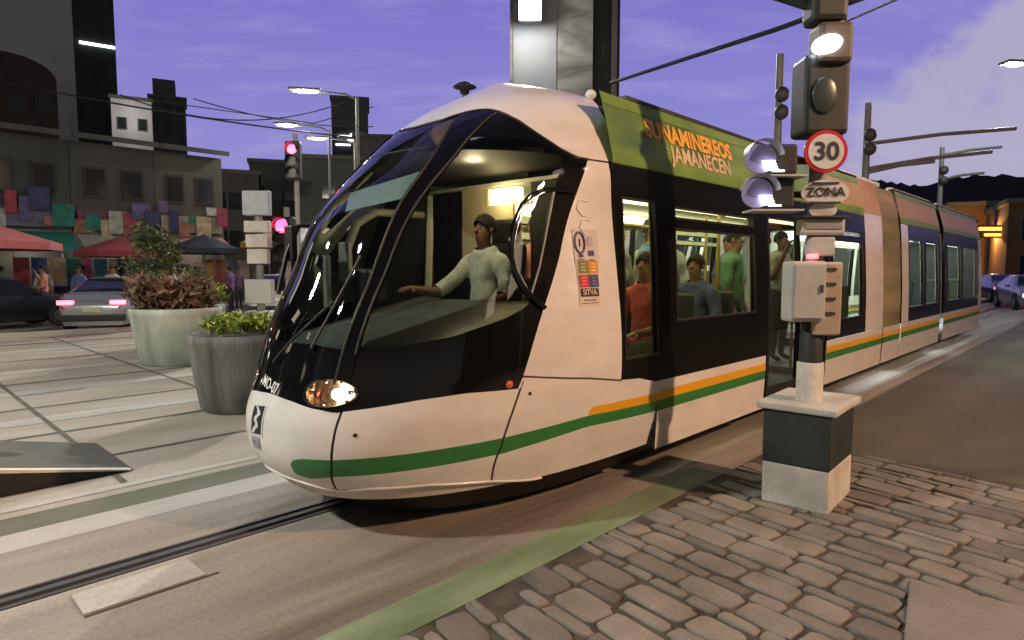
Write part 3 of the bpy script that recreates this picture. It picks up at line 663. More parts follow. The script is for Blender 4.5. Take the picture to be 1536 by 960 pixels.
# saloon fittings
for (x, sg) in ((1.0, 1), (1.75, 1), (1.1, -1), (1.9, -1), (4.9, 1), (5.5, -1), (9, 1), (10, 1), (9.2, -1), (12.5, -1), (14, -1)):
    b = MB(); b.box((x, sg*.78, .84), (.44, .46, .07), SEAT, bev=.02); b.box((x+.22, sg*.78, 1.14), (.06, .46, .58), SEAT, bev=.025); b.box((x, sg*.78, .6), (.1, .1, .42), GREY); b.build('seat', tram)
for (x, y) in ((.42, -.80), (2.4, -.7), (2.4, .7), (4.5, -.7), (5.95, -.7), (.62, .7), (3.5, 0)):
    b = MB(); b.tube([(x, y, .39), (x, y, 2.34)], .018, POLE, n=8); b.build('grab_pole', tram)
for y in (-.45, .45): b = MB(); b.tube([(.3, y, 2.05), (2.4, y, 2.05)], .016, POLE, n=8); b.build('grab_rail', tram)
# cab interior
b = MB(); n = 36; rings = []
for z, k in ((.86, .95), (1.16, .93), (1.20, .90), (1.30, .70), (1.40, .50), (1.41, .42), (1.0, .40)):
    rings.append([(-(TS+( -surf(-80+160*i/n, min(z, 1.25))[0]-TS)*k) if True else 0, float(surf(-80+160*i/n, min(z, 1.25))[1])*(.93 if k > .9 else .80+.1*k), z) for i in range(n+1)])
vs = [p for r in rings for p in r]; fs = [[j*(n+1)+i, j*(n+1)+i+1, (j+1)*(n+1)+i+1, (j+1)*(n+1)+i] for j in range(len(rings)-1) for i in range(n)]
DSH = mat('dashboard', (.030, .023, .017), .42, var=.2)
b.add(vs, [f for f in fs if not (14 <= f[0] % (n+1) < 23 and f[0] < 5*(n+1))], DSH, True); b.build('dashboard', tram)
b = MB(); b.add(vs, [f for f in fs if 14 <= f[0] % (n+1) < 23 and f[0] < 5*(n+1)], mat('dash_cover', (.13, .155, .15), .6, var=.25), True); b.build('dash_cover', tram)
b = MB(); b.box((-.42, 0, .80), (.9, 1.7, .05), FLOORM); b.build('cab_floor', tram)
DKL = mat('cab_dark_lining', (.008, .008, .008), .7)
b = MB()
b.box((.02, -.62, 1.6), (.05, .72, 1.55), DKL); b.box((.02, .78, 1.6), (.05, .42, 1.55), DKL); b.box((.02, .17, 1.2), (.05, .80, .75), DKL); b.box((.02, .17, 2.44), (.05, .80, .12), DKL); b.build('cab_bulkhead', tram)
b = MB(); b.box((.0, .40, 1.97), (.03, .34, .80), CREAM, bev=.008); b.box((-.02, .06, 1.88), (.03, .30, .62), CREAM, bev=.008); b.build('bulkhead_panel', tram)
b = MB(); b.box((-.03, .0, 2.27), (.08, .34, .10), lampmat('cab_lamp', (1, .78, .30), 9), bev=.015); b.build('cab_light', tram)
b = MB(); pts = [tuple(surf(q, 2.42)[:2]*np.array([1, .96])+np.array([.03, 0])) for q in np.linspace(-66, 66, 30)]
b.prism([(x, y, 2.43) for x, y in pts]+[(.05, .95, 2.43), (.05, -.95, 2.43)], (0, 0, .03), DKL); b.build('cab_ceiling', tram)
b = MB(); b.add([(-1.47, .07, 2.16), (-1.22, -.44, 2.29), (-1.30, -.47, 2.12), (-1.53, .03, 2.03)], [[0, 1, 2, 3]], mat('sun_blind', (.72, .88, .80), .6, emit=None)); b.build('sun_blind', tram)
b = MB()                                # far-side cab frame: pale trim round the dark far window, control columns
b.tube([(-1.1, .80, 1.70), (-.92, .86, 2.02), (-.72, .88, 2.13), (-.2, .9, 2.14)], .035, mat('cab_trim', (.42, .40, .32), .5), n=8); b.build('cab_trim', tram)
b = MB(); b.box((-1.22, .55, 1.70), (.05, .10, .30), mat('screen_pale', (.45, .5, .46), .4), bev=.01, rz=.3); b.box((-1.34, .62, 1.55), (.04, .06, .40), mat('screen_pale', (.45, .5, .46), .4), bev=.01); b.box((-1.12, .45, 1.52), (.2, .34, .26), BLACK, bev=.03); b.build('cab_console', tram)
b = MB(); b.box((-.12, -.05, 1.5), (.12, .50, .72), BLACK, bev=.05); b.box((-.10, -.08, 1.93), (.10, .30, .26), BLACK, bev=.045); b.box((-.35, -.05, 1.12), (.5, .5, .12), BLACK, bev=.04); b.box((-.3, -.05, .94), (.2, .2, .26), DARKGREY); b.build('driver_seat', tram)
def alamp(name, loc, e, col, sx, sy, parent=None, rot=(0, 0, 0), spread=None):
    l = bpy.data.lights.new(name, 'AREA'); l.shape = 'RECTANGLE'; l.size = sx; l.size_y = sy; l.energy = e; l.color = col
    o = bpy.data.objects.new(name, l); COL.objects.link(o); o.location = loc; o.rotation_euler = rot
    if parent: o.parent = parent
    return o
def plamp(name, loc, e, col, r=.1, parent=None):
    l = bpy.data.lights.new(name, 'POINT'); l.energy = e; l.color = col; l.shadow_soft_size = r
    o = bpy.data.objects.new(name, l); COL.objects.link(o); o.location = loc
    if parent: o.parent = parent
    return o
alamp('saloon_lamp', (1.3, 0, 2.30), 34, (1, .93, .52), 2.4, .5, tram); alamp('saloon_lamp', (4.0, 0, 2.30), 26, (1, .93, .52), 3.2, .5, tram)
alamp('saloon_lamp', (9.5, 0, 2.30), 150, (.85, .95, 1), 2.4, .5, tram); alamp('saloon_lamp', (13.6, 0, 2.30), 190, (.85, .95, 1), 3.5, .5, tram)
plamp('cab_lamp', (-.62, -.25, 2.36), 16, (1, .84, .52), .06, tram); plamp('cab_lamp', (-.16, -.02, 2.24), 6, (1, .80, .42), .05, tram)

#======================================================================= PEOPLE
SKIN = mat('skin', (.25, .125, .075), .55, var=.08); SKIN2 = mat('skin_dark', (.16, .09, .06), .55, var=.08)
HAIR = mat('hair', (.014, .011, .009), .85, var=.5, scale=60, bump=1.0); EYE = mat('eye_dark', (.01, .01, .01), .2, var=0); LIP = mat('lip', (.20, .07, .06), .5, var=0)
SHOE = mat('shoe', (.02, .02, .02), .5)
def person(kind, name_mats):
    """one continuous skinned body; kind picks the pose. faces +Y, +X is its right side. returns (body mesh data, hair mesh data)"""
    V = []; E_ = []; Rr = []; T = []
    def v(p, r, t, prev=None):
        V.append(Vector(p)); Rr.append(r if isinstance(r, tuple) else (r, r)); T.append(t)
        if prev is not None: E_.append((prev, len(V)-1))
        return len(V)-1
    sit = kind in ('sit', 'drive'); pz_ = .11 if sit else .95
    pel = v((0, 0, pz_), (.15, .11), 'leg'); wai = v((0, .01, pz_+.16), (.135, .10), 'top', pel); che = v((0, .0, pz_+.34), (.155, .105), 'top', wai)
    sho = v((0, -.015, pz_+.46), (.12, .085), 'top', che); nek = v((0, .0, pz_+.545), .052, 'skin', sho)
    jaw = v((0, .035, pz_+.615), (.058, .062), 'skin', nek); sk = v((0, .012, pz_+.70), (.075, .088), 'skin', jaw); cr_ = v((0, .0, pz_+.775), (.05, .058), 'skin', sk)
    hand_of = {}
    for s in (-1, 1):
        if kind == 'drive':
            el, ha = ((.26, .27, pz_+.20), (.17, .60, pz_+.24)) if s > 0 else ((-.285, .05, pz_+.17), (-.22, .30, pz_+.13))
        elif kind == 'sit': el, ha = (s*.25, .06, pz_+.18), (s*.12, .32, pz_+.13)
        elif kind == 'walk': el, ha = (s*.25, -.10*s, pz_+.17), (s*.26, .12-.12*s, pz_-.05)
        elif kind == 'hold': el, ha = (s*.25, .04, pz_+.17), ((s*.20, .22, pz_+.60) if s > 0 else (s*.24, .16, pz_+.02))
        else: el, ha = (s*.24, -.02, pz_+.16), (s*.25, .07, pz_-.07)
        sh = v((s*.175, -.015, pz_+.445), .062, 'top', sho); e0 = v(el, .047, 'top', sh)
        ws_ = Vector(el)+(Vector(ha)-Vector(el))*.92; m0 = v(Vector(el)+(Vector(ha)-Vector(el))*.3, .042, 'skin', e0); wr = v(ws_, .027, 'skin', m0)
        dr = (Vector(ha)-Vector(el)).normalized(); sd = dr.cross(Vector((0, 0, 1)));
        sd = sd.normalized() if sd.length > .2 else Vector((0, 1, 0)); dn = dr.cross(sd).normalized()
        if dn.z > 0: dn = -dn
        pa = v(ws_+dr*.06, (.036, .02), 'skin', wr)
        for k, (off, ln) in enumerate(((-.027, .062), (-.009, .074), (.009, .070), (.027, .055))):
            a = v(ws_+dr*.095+sd*off, .0095, 'skin', pa); b_ = v(ws_+dr*(.095+ln*.55)+sd*off*1.1+dn*.012, .0085, 'skin', a); v(ws_+dr*(.095+ln*.9)+sd*off*1.1+dn*.04, .007, 'skin', b_)
        a = v(ws_+dr*.05+sd*(-.045)+dn*.012, .011, 'skin', pa); v(ws_+dr*.085+sd*(-.055)+dn*.028, .009, 'skin', a)
        if sit:
            kn, an, to = (s*.13, .42, .10), (s*.13, .46, -.30), (s*.14, .60, -.36)
        elif kind == 'walk':
            kn, an, to = (s*.10, .16*s+.05, .50), (s*.09, .30*s-.04, .09+(.05 if s < 0 else 0)), (s*.10, .30*s+.12, .035)
        else: kn, an, to = (s*.105, .02, .50), (s*.11, -.01, .085), (s*.125, .13, .035)
        hp_ = v((s*.095, 0, pz_-.04+(.03 if sit else 0)), .092, 'leg', pel); k0 = v(kn, .062, 'leg', hp_); a0 = v(an, .042, 'leg', k0); v(to, .036, 'shoe', a0)
    me = bpy.data.meshes.new('person_cage'); me.from_pydata([tuple(p) for p in V], E_, []); ob = bpy.data.objects.new('cage', me); COL.objects.link(ob)
    md = ob.modifiers.new('s', 'SKIN'); sv = me.skin_vertices[0].data
    for i, r in enumerate(Rr): sv[i].radius = r
    sv[0].use_root = True
    ob.modifiers.new('d', 'SUBSURF').levels = 2; ob.modifiers['d'].render_levels = 2
    dg = bpy.context.evaluated_depsgraph_get(); fm = bpy.data.meshes.new_from_object(ob.evaluated_get(dg))
    bpy.data.objects.remove(ob)
    seg = [(V[a], V[b_], T[b_], max(Rr[b_])) for a, b_ in E_]
    b = MB(); vs = [q.co.copy() for q in fm.vertices]; tl = {'skin': 0, 'top': 1, 'leg': 2, 'shoe': 3}
    groups = {k: [] for k in tl}
    for p in fm.polygons:
        c = p.center; best = min(seg, key=lambda s_: ((c-(s_[0]+(s_[1]-s_[0])*max(0, min(1, (c-s_[0]).dot(s_[1]-s_[0])/max(1e-9, (s_[1]-s_[0]).length_squared))))).length)/s_[3])
        groups[best[2]].append(list(p.vertices))
    keep = name_mats
    sh_ = MB(); vn = [q.normal.copy() for q in fm.vertices]
    sv_ = []
    for q, nn_ in zip(vs, vn):
        k = .012+.007*math.sin(31*q.z+9*q.x)+.006*math.sin(47*q.x+23*q.y+17*q.z)
        sv_.append(q+nn_*max(.005, k))
    sh_.add(sv_, groups['top'], keep['top'], True)
    cz_ = pz_+.515
    sh_.tube([(.062*math.cos(q), -.005+.062*math.sin(q), cz_+(-.035 if math.sin(q) > .6 else .01)) for q in np.linspace(0, 2*math.pi, 17)], .013, keep['top'], n=6, cap=False)
    b.v = [tuple(q) for q in vs]
    for k, fl in groups.items():
        mi = b.mi(keep[k])
        for f in fl: b.f.append(f); b.m.append(mi); b.sm.append(True)
    hz = pz_
    b.ell((0, .098, hz+.685), (.013, .022, .022), keep['skin'], 8, 6)
    for s in (-1, 1):
        b.ell((s*.030, .082, hz+.715), (.009, .008, .004), EYE, 8, 5); b.ell((s*.079, .005, hz+.69), (.012, .022, .032), keep['skin'], 8, 6); b.ell((s*.031, .084, hz+.735), (.016, .005, .0028), HAIR, 8, 4)
    b.ell((0, .086, hz+.64), (.022, .010, .006), LIP, 8, 5)
    h = MB(); n = 16; rows = 8
    vs2 = []; fs2 = []
    for i in range(rows+1):
        ph = (math.pi*.62)*i/rows
        for j in range(n):
            th = 2*math.pi*j/n; fr = max(0, math.sin(th)); pp = ph*(1-.42*fr)
            jj_ = 1+random.uniform(-.035, .05); vs2.append((.088*jj_*math.sin(pp)*math.cos(th), .004+.098*jj_*math.sin(pp)*math.sin(th), hz+.715+.108*jj_*math.cos(pp)))
    for i in range(rows):
        for j in range(n): fs2.append([i*n+j, (i+1)*n+j, (i+1)*n+(j+1) % n, i*n+(j+1) % n])
    h.add(vs2, fs2, HAIR, True)
    bpy.data.meshes.remove(fm)
    return b, h, sh_
def cloth(c): return mat('cloth_%d_%d_%d' % tuple(int(x*1000) for x in c), c, .85, var=.25, scale=9, bump=1.0)
PROTO = {}
def put_person(kind, loc, rz, top, leg, label, group=None, skin=SKIN, hair=True, scale=1.0):
    mats = {'skin': skin, 'top': cloth(top), 'leg': cloth(leg), 'shoe': SHOE}
    root = thing('person', label, 'person', loc, rz, group); root.scale = (scale,)*3
    if kind not in PROTO:
        ms = person(kind, mats); PROTO[kind] = ([b.build(nm, root).data for b, nm in zip(ms, ('body', 'hair', 'shirt'))], mats)
    else:
        for me, nm in zip(PROTO[kind][0], ('body', 'hair', 'shirt')):
            o = bpy.data.objects.new(nm, me); COL.objects.link(o); o.parent = root
            for i, m in enumerate(me.materials):
                for k, q in PROTO[kind][1].items():
                    if m == q: o.material_slots[i].link = 'OBJECT'; o.material_slots[i].material = mats[k]
    return root
TD = R(46)
put_person('drive', W(-.36, -.10, 1.15), TD+R(90)-R(0), (.66, .68, .56), (.03, .035, .05), 'driver in a pale green shirt seated in the tram cab, arm reaching to the controls')
for kind, x, y, z, rz, top, leg, lab in (
    ('stand', .30, -.35, .39, -90, (.42, .26, .16), (.05, .05, .06), 'passenger in a tan top standing inside the narrow window beside the white pillar'),
    ('sit', 1.0, -.72, .87, 90, (.40, .07, .06), (.05, .05, .05), 'passenger in a red top sitting at the front edge of the first large tram window'),
    ('hold', 1.35, .05, .39, -60, (.40, .42, .33), (.06, .06, .08), 'passenger in a pale grey top with raised hand mid aisle behind the first large window'),
    ('stand', 1.75, -.30, .39, 200, (.08, .16, .30), (.03, .03, .03), 'passenger in a blue top standing near the rear edge of the first large tram window'),
    ('sit', 1.9, -.72, .87, 90, (.07, .09, .20), (.06, .06, .05), 'passenger in a navy top sitting at the rear of the first large tram window'),
    ('stand', 2.1, .45, .39, -30, (.16, .14, .12), (.03, .03, .03), 'passenger in a dark top standing on the far side behind the first large window'),
    ('stand', 3.1, -.55, .33, 190, (.10, .22, .12), (.05, .05, .06), 'passenger in a green top standing inside the double doors'),
    ('hold', 4.95, -.35, .39, 170, (.38, .36, .34), (.05, .05, .06), 'passenger in a light grey top, hand raised, behind the window right of the post'),
    ('stand', 1.15, .42, .39, 150, (.12, .14, .16), (.04, .04, .05), 'passenger in a charcoal top on the far side, front of the first large window'),
    ('hold', 1.55, .62, .39, 210, (.36, .30, .12), (.05, .05, .05), 'passenger in a mustard top with raised hand by the far windows of the tram'),
    ('stand', 2.25, -.15, .39, 100, (.32, .34, .36), (.04, .04, .06), 'passenger in a slate grey top between the first large window and the doors'),
    ('stand', .75, .35, .39, -20, (.40, .16, .14), (.03, .03, .03), 'passenger in a brick red top behind the post between the two front windows'),
    ('stand', 5.2, .5, .39, 80, (.14, .20, .26), (.05, .05, .06), 'passenger in a steel blue top by the far windows right of the striped post'),
    ('stand', 5.5, .1, .39, 30, (.45, .40, .35), (.06, .05, .05), 'passenger in a pale top standing in the window just before the white joint pillar')):
    put_person(kind, W(x, y, z), TD+R(rz), top, leg, lab, 'passengers inside the tram', skin=SKIN if int(x*20) % 3 else SKIN2)

#======================================================================= SIGNAL POST ON ITS CONCRETE BLOCK
WPAINT = mixmat('white_paint_worn', [(.40, .38, .33), (.62, .60, .55), (.70, .69, .65)], 3.5, .6, bump=.25, detail=8)
BPAINT = mixmat('dark_paint_worn', [(.010, .018, .018), (.018, .028, .028), (.035, .045, .042)], 3, .6, bump=.2)
blk = thing('concrete_block', 'square concrete base block painted black over white with a white top, on the stone pavement', 'block', W(.875, -2.17, 0), TD+R(3))
b = MB(); b.box((0, 0, .145), (.60, .44, .30), WPAINT, bev=.015); b.build('white_base', blk)
b = MB(); b.box((0, 0, .485), (.604, .444, .385), BPAINT, bev=.012); b.build('black_band', blk)
b = MB(); b.box((0, 0, .70), (.68, .52, .05), WPAINT, bev=.012); b.build('top_slab', blk)
pw = Vector((2.09, 4.40, 0))
post = thing('signal_post', 'tall striped signal post with small traffic signs rising from the black and white concrete block', 'post', (pw.x, pw.y, .725), 0)
def pl(x, y, z): return Vector((x-pw.x, y-pw.y, z-.725))
b = MB(); b.lathe([(.088, 0), (.088, .27), (.075, .275)], (0, 0, 0), WPAINT, 20); b.build('white_sleeve', post)
b = MB(); b.lathe([(.075, .27), (.075, .58), (.06, .6)], (0, 0, 0), BPAINT, 20); b.build('black_sleeve', post)
GPST = mat('post_grey', (.26, .26, .25), .5, var=.2); WGREY = mat('cabinet_grey', (.46, .47, .45), .45, var=.1); DARKB = mat('signal_black', (.016, .022, .022), .5, var=.2)
b = MB(); b.tube([(0, 0, .55), (0, 0, 1.85)], .055, GPST, n=16); b.build('tube', post)
b = MB(); b.tube([(.09, .02, 1.80), (.085, .02, 2.9)], .075, DARKB, n=16); b.tube([(.09, .02, 2.63), (-.02, .03, 2.68), (-.42, .1, 2.83)], .05, DARKB, n=12, r2=.03); b.box((.02, .02, 2.66), (.24, .2, .2), DARKB, bev=.04); b.build('mast', post)
b = MB(); b.box((-.095, -.06, .77), (.24, .17, .41), WGREY, bev=.02); b.box((-.095, -.155, .77), (.20, .012, .36), mat('cabinet_door', (.40, .41, .39), .45, var=.12), bev=.004); b.box((-.02, -.165, .79), (.014, .02, .05), DARKGREY); b.build('control_cabinet', post)
b = MB(); b.box((.06, -.03, .72), (.19, .14, .50), mat('terminal_box', (.42, .36, .30), .5, var=.1), bev=.015)
for k in range(4): b.box((.04, -.105, .62+.1*k), (.13, .012, .02), DARKGREY)
b.build('terminal_box', post)
b = MB(); b.box((.01, -.05, 1.075), (.17, .10, .13), WGREY, bev=.012); b.build('lamp_bracket', post)
b = MB(); b.box((-.06, -.10, 1.005), (.075, .03, .03), lampmat('red_indicator', (1, .02, .05), 6), bev=.008); b.build('red_indicator', post)
b = MB(); b.box((.0, -.07, 1.205), (.30, .10, .115), WGREY, bev=.02); b.box((.0, -.123, 1.205), (.24, .008, .03), mat('plate_grey', (.25, .26, .26), .5, var=.1)); b.box((.0, -.09, 1.27), (.31, .13, .012), DARKGREY); b.build('junction_box', post)
# lower oval plate and round speed sign
SW = mat('sign_white', (.62, .62, .60), .45, var=.06); SRED = mat('sign_red', (.55, .02, .03), .4, var=0); SBLK = mat('sign_black', (.03, .03, .035), .5, var=0)
b = MB(); c = pl(2.09, 4.28, 2.155); b.disc(c, (-.1, -1, 0), .085, SW, thick=.012, rx=.155); b.disc(c-Vector((0, -.02, .115)), (-.1, -1, 0), .05, SW, thick=.012, rx=.09)
b.box(c+Vector((0, -.004, .062)), (.17, .012, .012), SBLK, rz=-.05); b.box(c+Vector((0, -.004, -.066)), (.20, .012, .012), SBLK, rz=-.05)
text_on(b, 'ZONA', .085, lambda x, y: c+Vector((x, -.006-.1*x, y)), SBLK, bold=.002); b.build('zone_plate', post)
b = MB(); c2 = pl(2.085, 4.28, 2.425); nf = Vector((-.08, -1, 0)).normalized()
b.disc(c2, nf, .140, SRED, thick=.014); b.disc(c2+nf*.004, nf, .115, SW, thick=.004)
text_on(b, '30', .165, lambda x, y: c2+nf*.008+Vector((x, -.08*x, y-.005)), SBLK, bold=.004); b.build('speed_sign', post)
# two tram signals on an arm to the left
for i, (zc, xx) in enumerate(((2.375, 1.66), (2.15, 1.645))):
    b = MB(); c3 = pl(xx+.09, 4.33, zc); b.box(c3+Vector((.045, .02, 0)), (.21, .16, .20), DARKB, bev=.02); b.box(c3+Vector((.18, .03, .0)), (.20, .04, .04), DARKB); b.box(c3+Vector((.02, -.02, -.115)), (.34, .20, .012), WGREY)
    sg_ = b.build('tram_signal', post)
    b = MB(); c4 = pl(xx-.02, 4.25, zc+.0); nf2 = Vector((-.25, -1, .12)).normalized(); b.disc(c4, nf2, .098, mat('lens_sky_lilac', (.42, .38, .66), .25, var=.05, coat=.5), thick=.03)  # lilac colour painted in for sky reflected on the disc
    vs = [c4+Vector((.118*math.cos(a), -.10*k, .112*math.sin(a))) for k in (0, 1) for a in np.linspace(.1, math.pi-.1, 15)]
    b.add(vs, [[j, j+1, 16+j, 15+j] for j in range(14)], mat('visor_grey', (.32, .32, .34), .4), True); b.build('lens', sg_)
    b = MB(); q0 = pl(xx+.0, 4.215, zc-.045)
    for k in range(4): b.box(q0+Vector((.02+.008*k, -.0, -.018*k+.02)), (.085, .012, .008), lampmat('signal_white', (.85, .88, 1), 5))
    b.box(q0+Vector((.085, 0, -.042)), (.08, .012, .010), lampmat('signal_white', (1, 1, 1), 5)); b.build('white_bar', sg_)
# large black signal head above
b = MB(); b.box(pl(2.085, 4.40, 2.80), (.30, .24, .52), DARKB, bev=.03); b.ell(pl(2.06, 4.27, 2.79), (.085, .02, .12), mat('dull_lens', (.045, .055, .055), .3, var=.2), n=20, k=10); b.build('signal_head', post)
b = MB(); b.ell(pl(2.045, 4.24, 3.10), (.10, .06, .060), lampmat('white_aspect', (.95, .95, 1), 14), n=20, k=10, rot=Matrix.Rotation(R(-16), 3, 'Y')); b.build('lit_lamp', post)
b = MB(); b.box(pl(2.11, 4.33, 3.12), (.22, .20, .26), mat('lamp_brown', (.09, .075, .06), .5, var=.2), bev=.03); b.build('lamp_hood', post)

#======================================================================= LAMPS THAT LIGHT THE PLACE
GALV = mat('galvanised', (.20, .21, .21), .5, metal=.4, var=.15)
def lamp_post(loc, h, arm, rz, label, col, power, lens=(.5, .22), es=14, group=None, lightr=.18, pole_r=.06):
    t = thing('street_lamp', label, 'street lamp', loc, rz, group)
    b = MB(); b.tube([(0, 0, 0), (0, 0, h*.6), (0, 0, h-.12)], pole_r*1.3, GALV, n=12, r2=pole_r*.8); b.lathe([(pole_r*2.4, 0), (pole_r*2.4, .04), (pole_r*1.4, .12)], (0, 0, 0), GALV, 12); b.build('pole', t)
    b = MB(); b.tube([(0, 0, h-.2), (arm*.25, 0, h-.02), (arm, 0, h+.06)], pole_r*.55, GALV, n=8); b.build('arm', t)
    b = MB(); b.box((arm+lens[0]*.35, 0, h+.07), (lens[0]*1.25, lens[1]*1.2, .09), GALV, bev=.03); hd = b.build('lamp_head', t)
    b = MB(); b.ell((arm+lens[0]*.35, 0, h+.015), (lens[0]*.5, lens[1]*.5, .055), lampmat('lens_'+''.join('%02d' % int(c*10) for c in col)+str(es), col, es), n=18, k=8); b.build('lens', hd)
    if power: plamp('lamp_light', (arm+lens[0]*.35, 0, h-.10), power, col, lightr, t)
    return t
lamp_post((10.1, -1.1, 0), 7.0, 1.2, R(150), 'warm sodium street lamp on a tall pole beside the pavement, right of the photographer', (1, .60, .37), KEY_POWER, es=20)
lamp_post((-8.6, .2, 0), 6.6, 1.2, R(40), 'neutral white street lamp on the plaza left of the photographer', (1, .96, .86), FRONT_POWER, es=20)
lamp_post((-12.2, 7.0, 0), 6.2, 1.2, R(20), 'neutral white street lamp at the left side of the plaza', (1, .95, .80), 900, es=20)
LG = 'street lamps over the market road'
for px, py, Y, lab in ((457, 137, 25, 'lit street lamp highest of the three over the market road'), (430, 188, 31, 'lit street lamp lowest left of the three, just above the red traffic light'), (475, 208, 34, 'lit street lamp rightmost of the three, beside the dark tower')):
    p = at(px, py, Y); lamp_post((p.x+1.9, p.y+.4, 0), p.z, 1.6, R(190), lab, (1, .93, .72), 420, lens=(.95, .42), es=14, group=LG, pole_r=.07)
p = at(1533, 95, 20); lamp_post((p.x+1.5, p.y+.3, 0), p.z, 1.4, R(185), 'greenish white street lamp at the right edge high over the road', (.9, 1, .85), 900, lens=(.6, .34), es=14)
for px, py, Y, lab in ((1486, 345, 42, 'orange sodium lamp on the far brown building side, left one'), (1510, 335, 48, 'orange sodium lamp farthest down the right hand street')):
    p = at(px, py, Y); lamp_post((p.x+1, p.y, 0), p.z, .9, R(180), lab, (1, .50, .12), 1100, lens=(1.0, .4), es=10)

#======================================================================= PLANTERS, SHRUBS
def leaves(mb, c, rad, n, size, m, up=.3, shell_=.45):
    for _ in range(n):
        d = Vector(rng.normal(size=3)); d.normalize(); k = shell_+(1-shell_)*random.random()
        p = Vector(c)+Vector((d.x*rad[0]*k, d.y*rad[1]*k, d.z*rad[2]*k))
        a = Vector(rng.normal(size=3)); a.z = a.z*.4+up; a.normalize(); b_ = a.cross(Vector(rng.normal(size=3))).normalized(); s = size*random.uniform(.6, 1.3)
        mb.add([p-b_*s*.32, p+a*s*.55-b_*s*.1, p+a*s*1.1, p+b_*s*.32], [[0, 1, 2, 3]], m if not isinstance(m, list) else random.choice(m))
CONCP = mixmat('planter_concrete', [(.06, .063, .056), (.125, .13, .115), (.16, .165, .15), (.22, .22, .20)], 2.6, .8, bump=.5, stretch=(1.6, 1.6, .35), detail=10, dist=.6)
CONCL = mixmat('planter_pale', [(.24, .27, .22), (.40, .44, .37), (.48, .52, .45)], 2.4, .8, bump=.4, stretch=(1.5, 1.5, .4), detail=10, dist=.6)
SOIL = mat('soil', (.03, .022, .015), .9, bump=.4)
LF = lambda n, c: mat(n, c, .55, var=.25, scale=9)
YG = [LF('leaf_yellow_green', (.46, .46, .05)), LF('leaf_lime', (.32, .38, .05)), LF('leaf_mid', (.09, .16, .03))]
BRN = [LF('leaf_rust', (.16, .085, .05)), LF('leaf_brown', (.10, .065, .04)), LF('leaf_dull', (.20, .15, .09))]
DKG = [LF('leaf_dark', (.045, .075, .022)), LF('leaf_olive', (.085, .10, .03)), LF('leaf_deep', (.03, .05, .02))]
def planter(loc, r, h, m, lm, label, ph, n, cat='planter'):
    t = thing('planter', label, cat, loc)
    b = MB(); b.lathe([(r*.74, 0), (r*.80, h*.06), (r*.90, h*.45), (r*.98, h*.86), (r, h*.9), (r, h), (r*.9, h), (r*.88, h*.9), (.01, h*.9)], (0, 0, 0), m, 40); b.build('pot', t)
    b = MB(); b.disc((0, 0, h*.93), (0, 0, 1), r*.88, SOIL, thick=.02); b.build('soil', t)
    b = MB()
    for k in range(9):
        a = 2*math.pi*k/9+random.random()*.5; q = random.uniform(.2, .75)*r
        leaves(b, (q*math.cos(a), q*math.sin(a), h+ph*.42*random.uniform(.7, 1.15)), (r*.38, r*.38, ph*.5), n//9, ph*.28, lm, up=.7, shell_=.2)
    b.build('foliage', t); return t
planter((-3.22, 7.52, 0), .60, .90, CONCP, YG, 'large round grey concrete planter with yellow green leaves close beside the tram nose', .24, 2000)
planter((-5.95, 11.2, 0), .74, .98, CONCL, BRN, 'pale green round planter with rusty brown foliage behind the grey planter', .62, 2600)
planter((-6.7, 12.9, 0), .8, .95, CONCL, YG, 'pale planter with lime leaves mostly hidden behind the rusty one', .45, 900)
t = thing('small_tree', 'small bushy green tree standing behind the pale planter on the plaza', 'tree', (-7.35, 13.4, 0))
b = MB(); b.tube([(0, 0, 0), (.03, .02, .8), (-.02, 0, 1.4), (.05, 0, 2.2)], .07, mat('bark', (.06, .045, .03), .9, bump=.4), n=8, r2=.02)
for a in range(5): b.tube([(0, 0, 1.1+.12*a), (.4*math.cos(a*1.3), .4*math.sin(a*1.3), 1.7+.15*a)], .025, MC['bark'], n=6, r2=.008)
b.build('trunk', t)
b = MB()
for _ in range(16):
    a = random.uniform(0, 6.28); q = random.uniform(.1, .55); z = random.uniform(1.2, 2.55); leaves(b, (q*math.cos(a), q*math.sin(a), z), (.32, .32, .28), 170, .085, DKG+[YG[2]], up=.2)
b.build('crown', t)
# low white slatted bollard at the left edge of the ramp
t = thing('white_bollard', 'low white ribbed bollard at the left edge of the raised ramp', 'bollard', W(-3.62, 2.6, .28))
b = MB(); b.lathe([(.11, 0), (.11, .5), (.09, .54), (.01, .55)], (0, 0, 0), mat('bollard_white', (.62, .60, .55), .5, var=.1), 20); b.build('post', t)
b = MB()
for k in range(5): b.lathe([(.113, .06+.09*k), (.118, .07+.09*k), (.118, .09+.09*k), (.113, .10+.09*k)], (0, 0, 0), mat('bollard_band', (.40, .37, .32), .6), 20)
b.build('band', t)

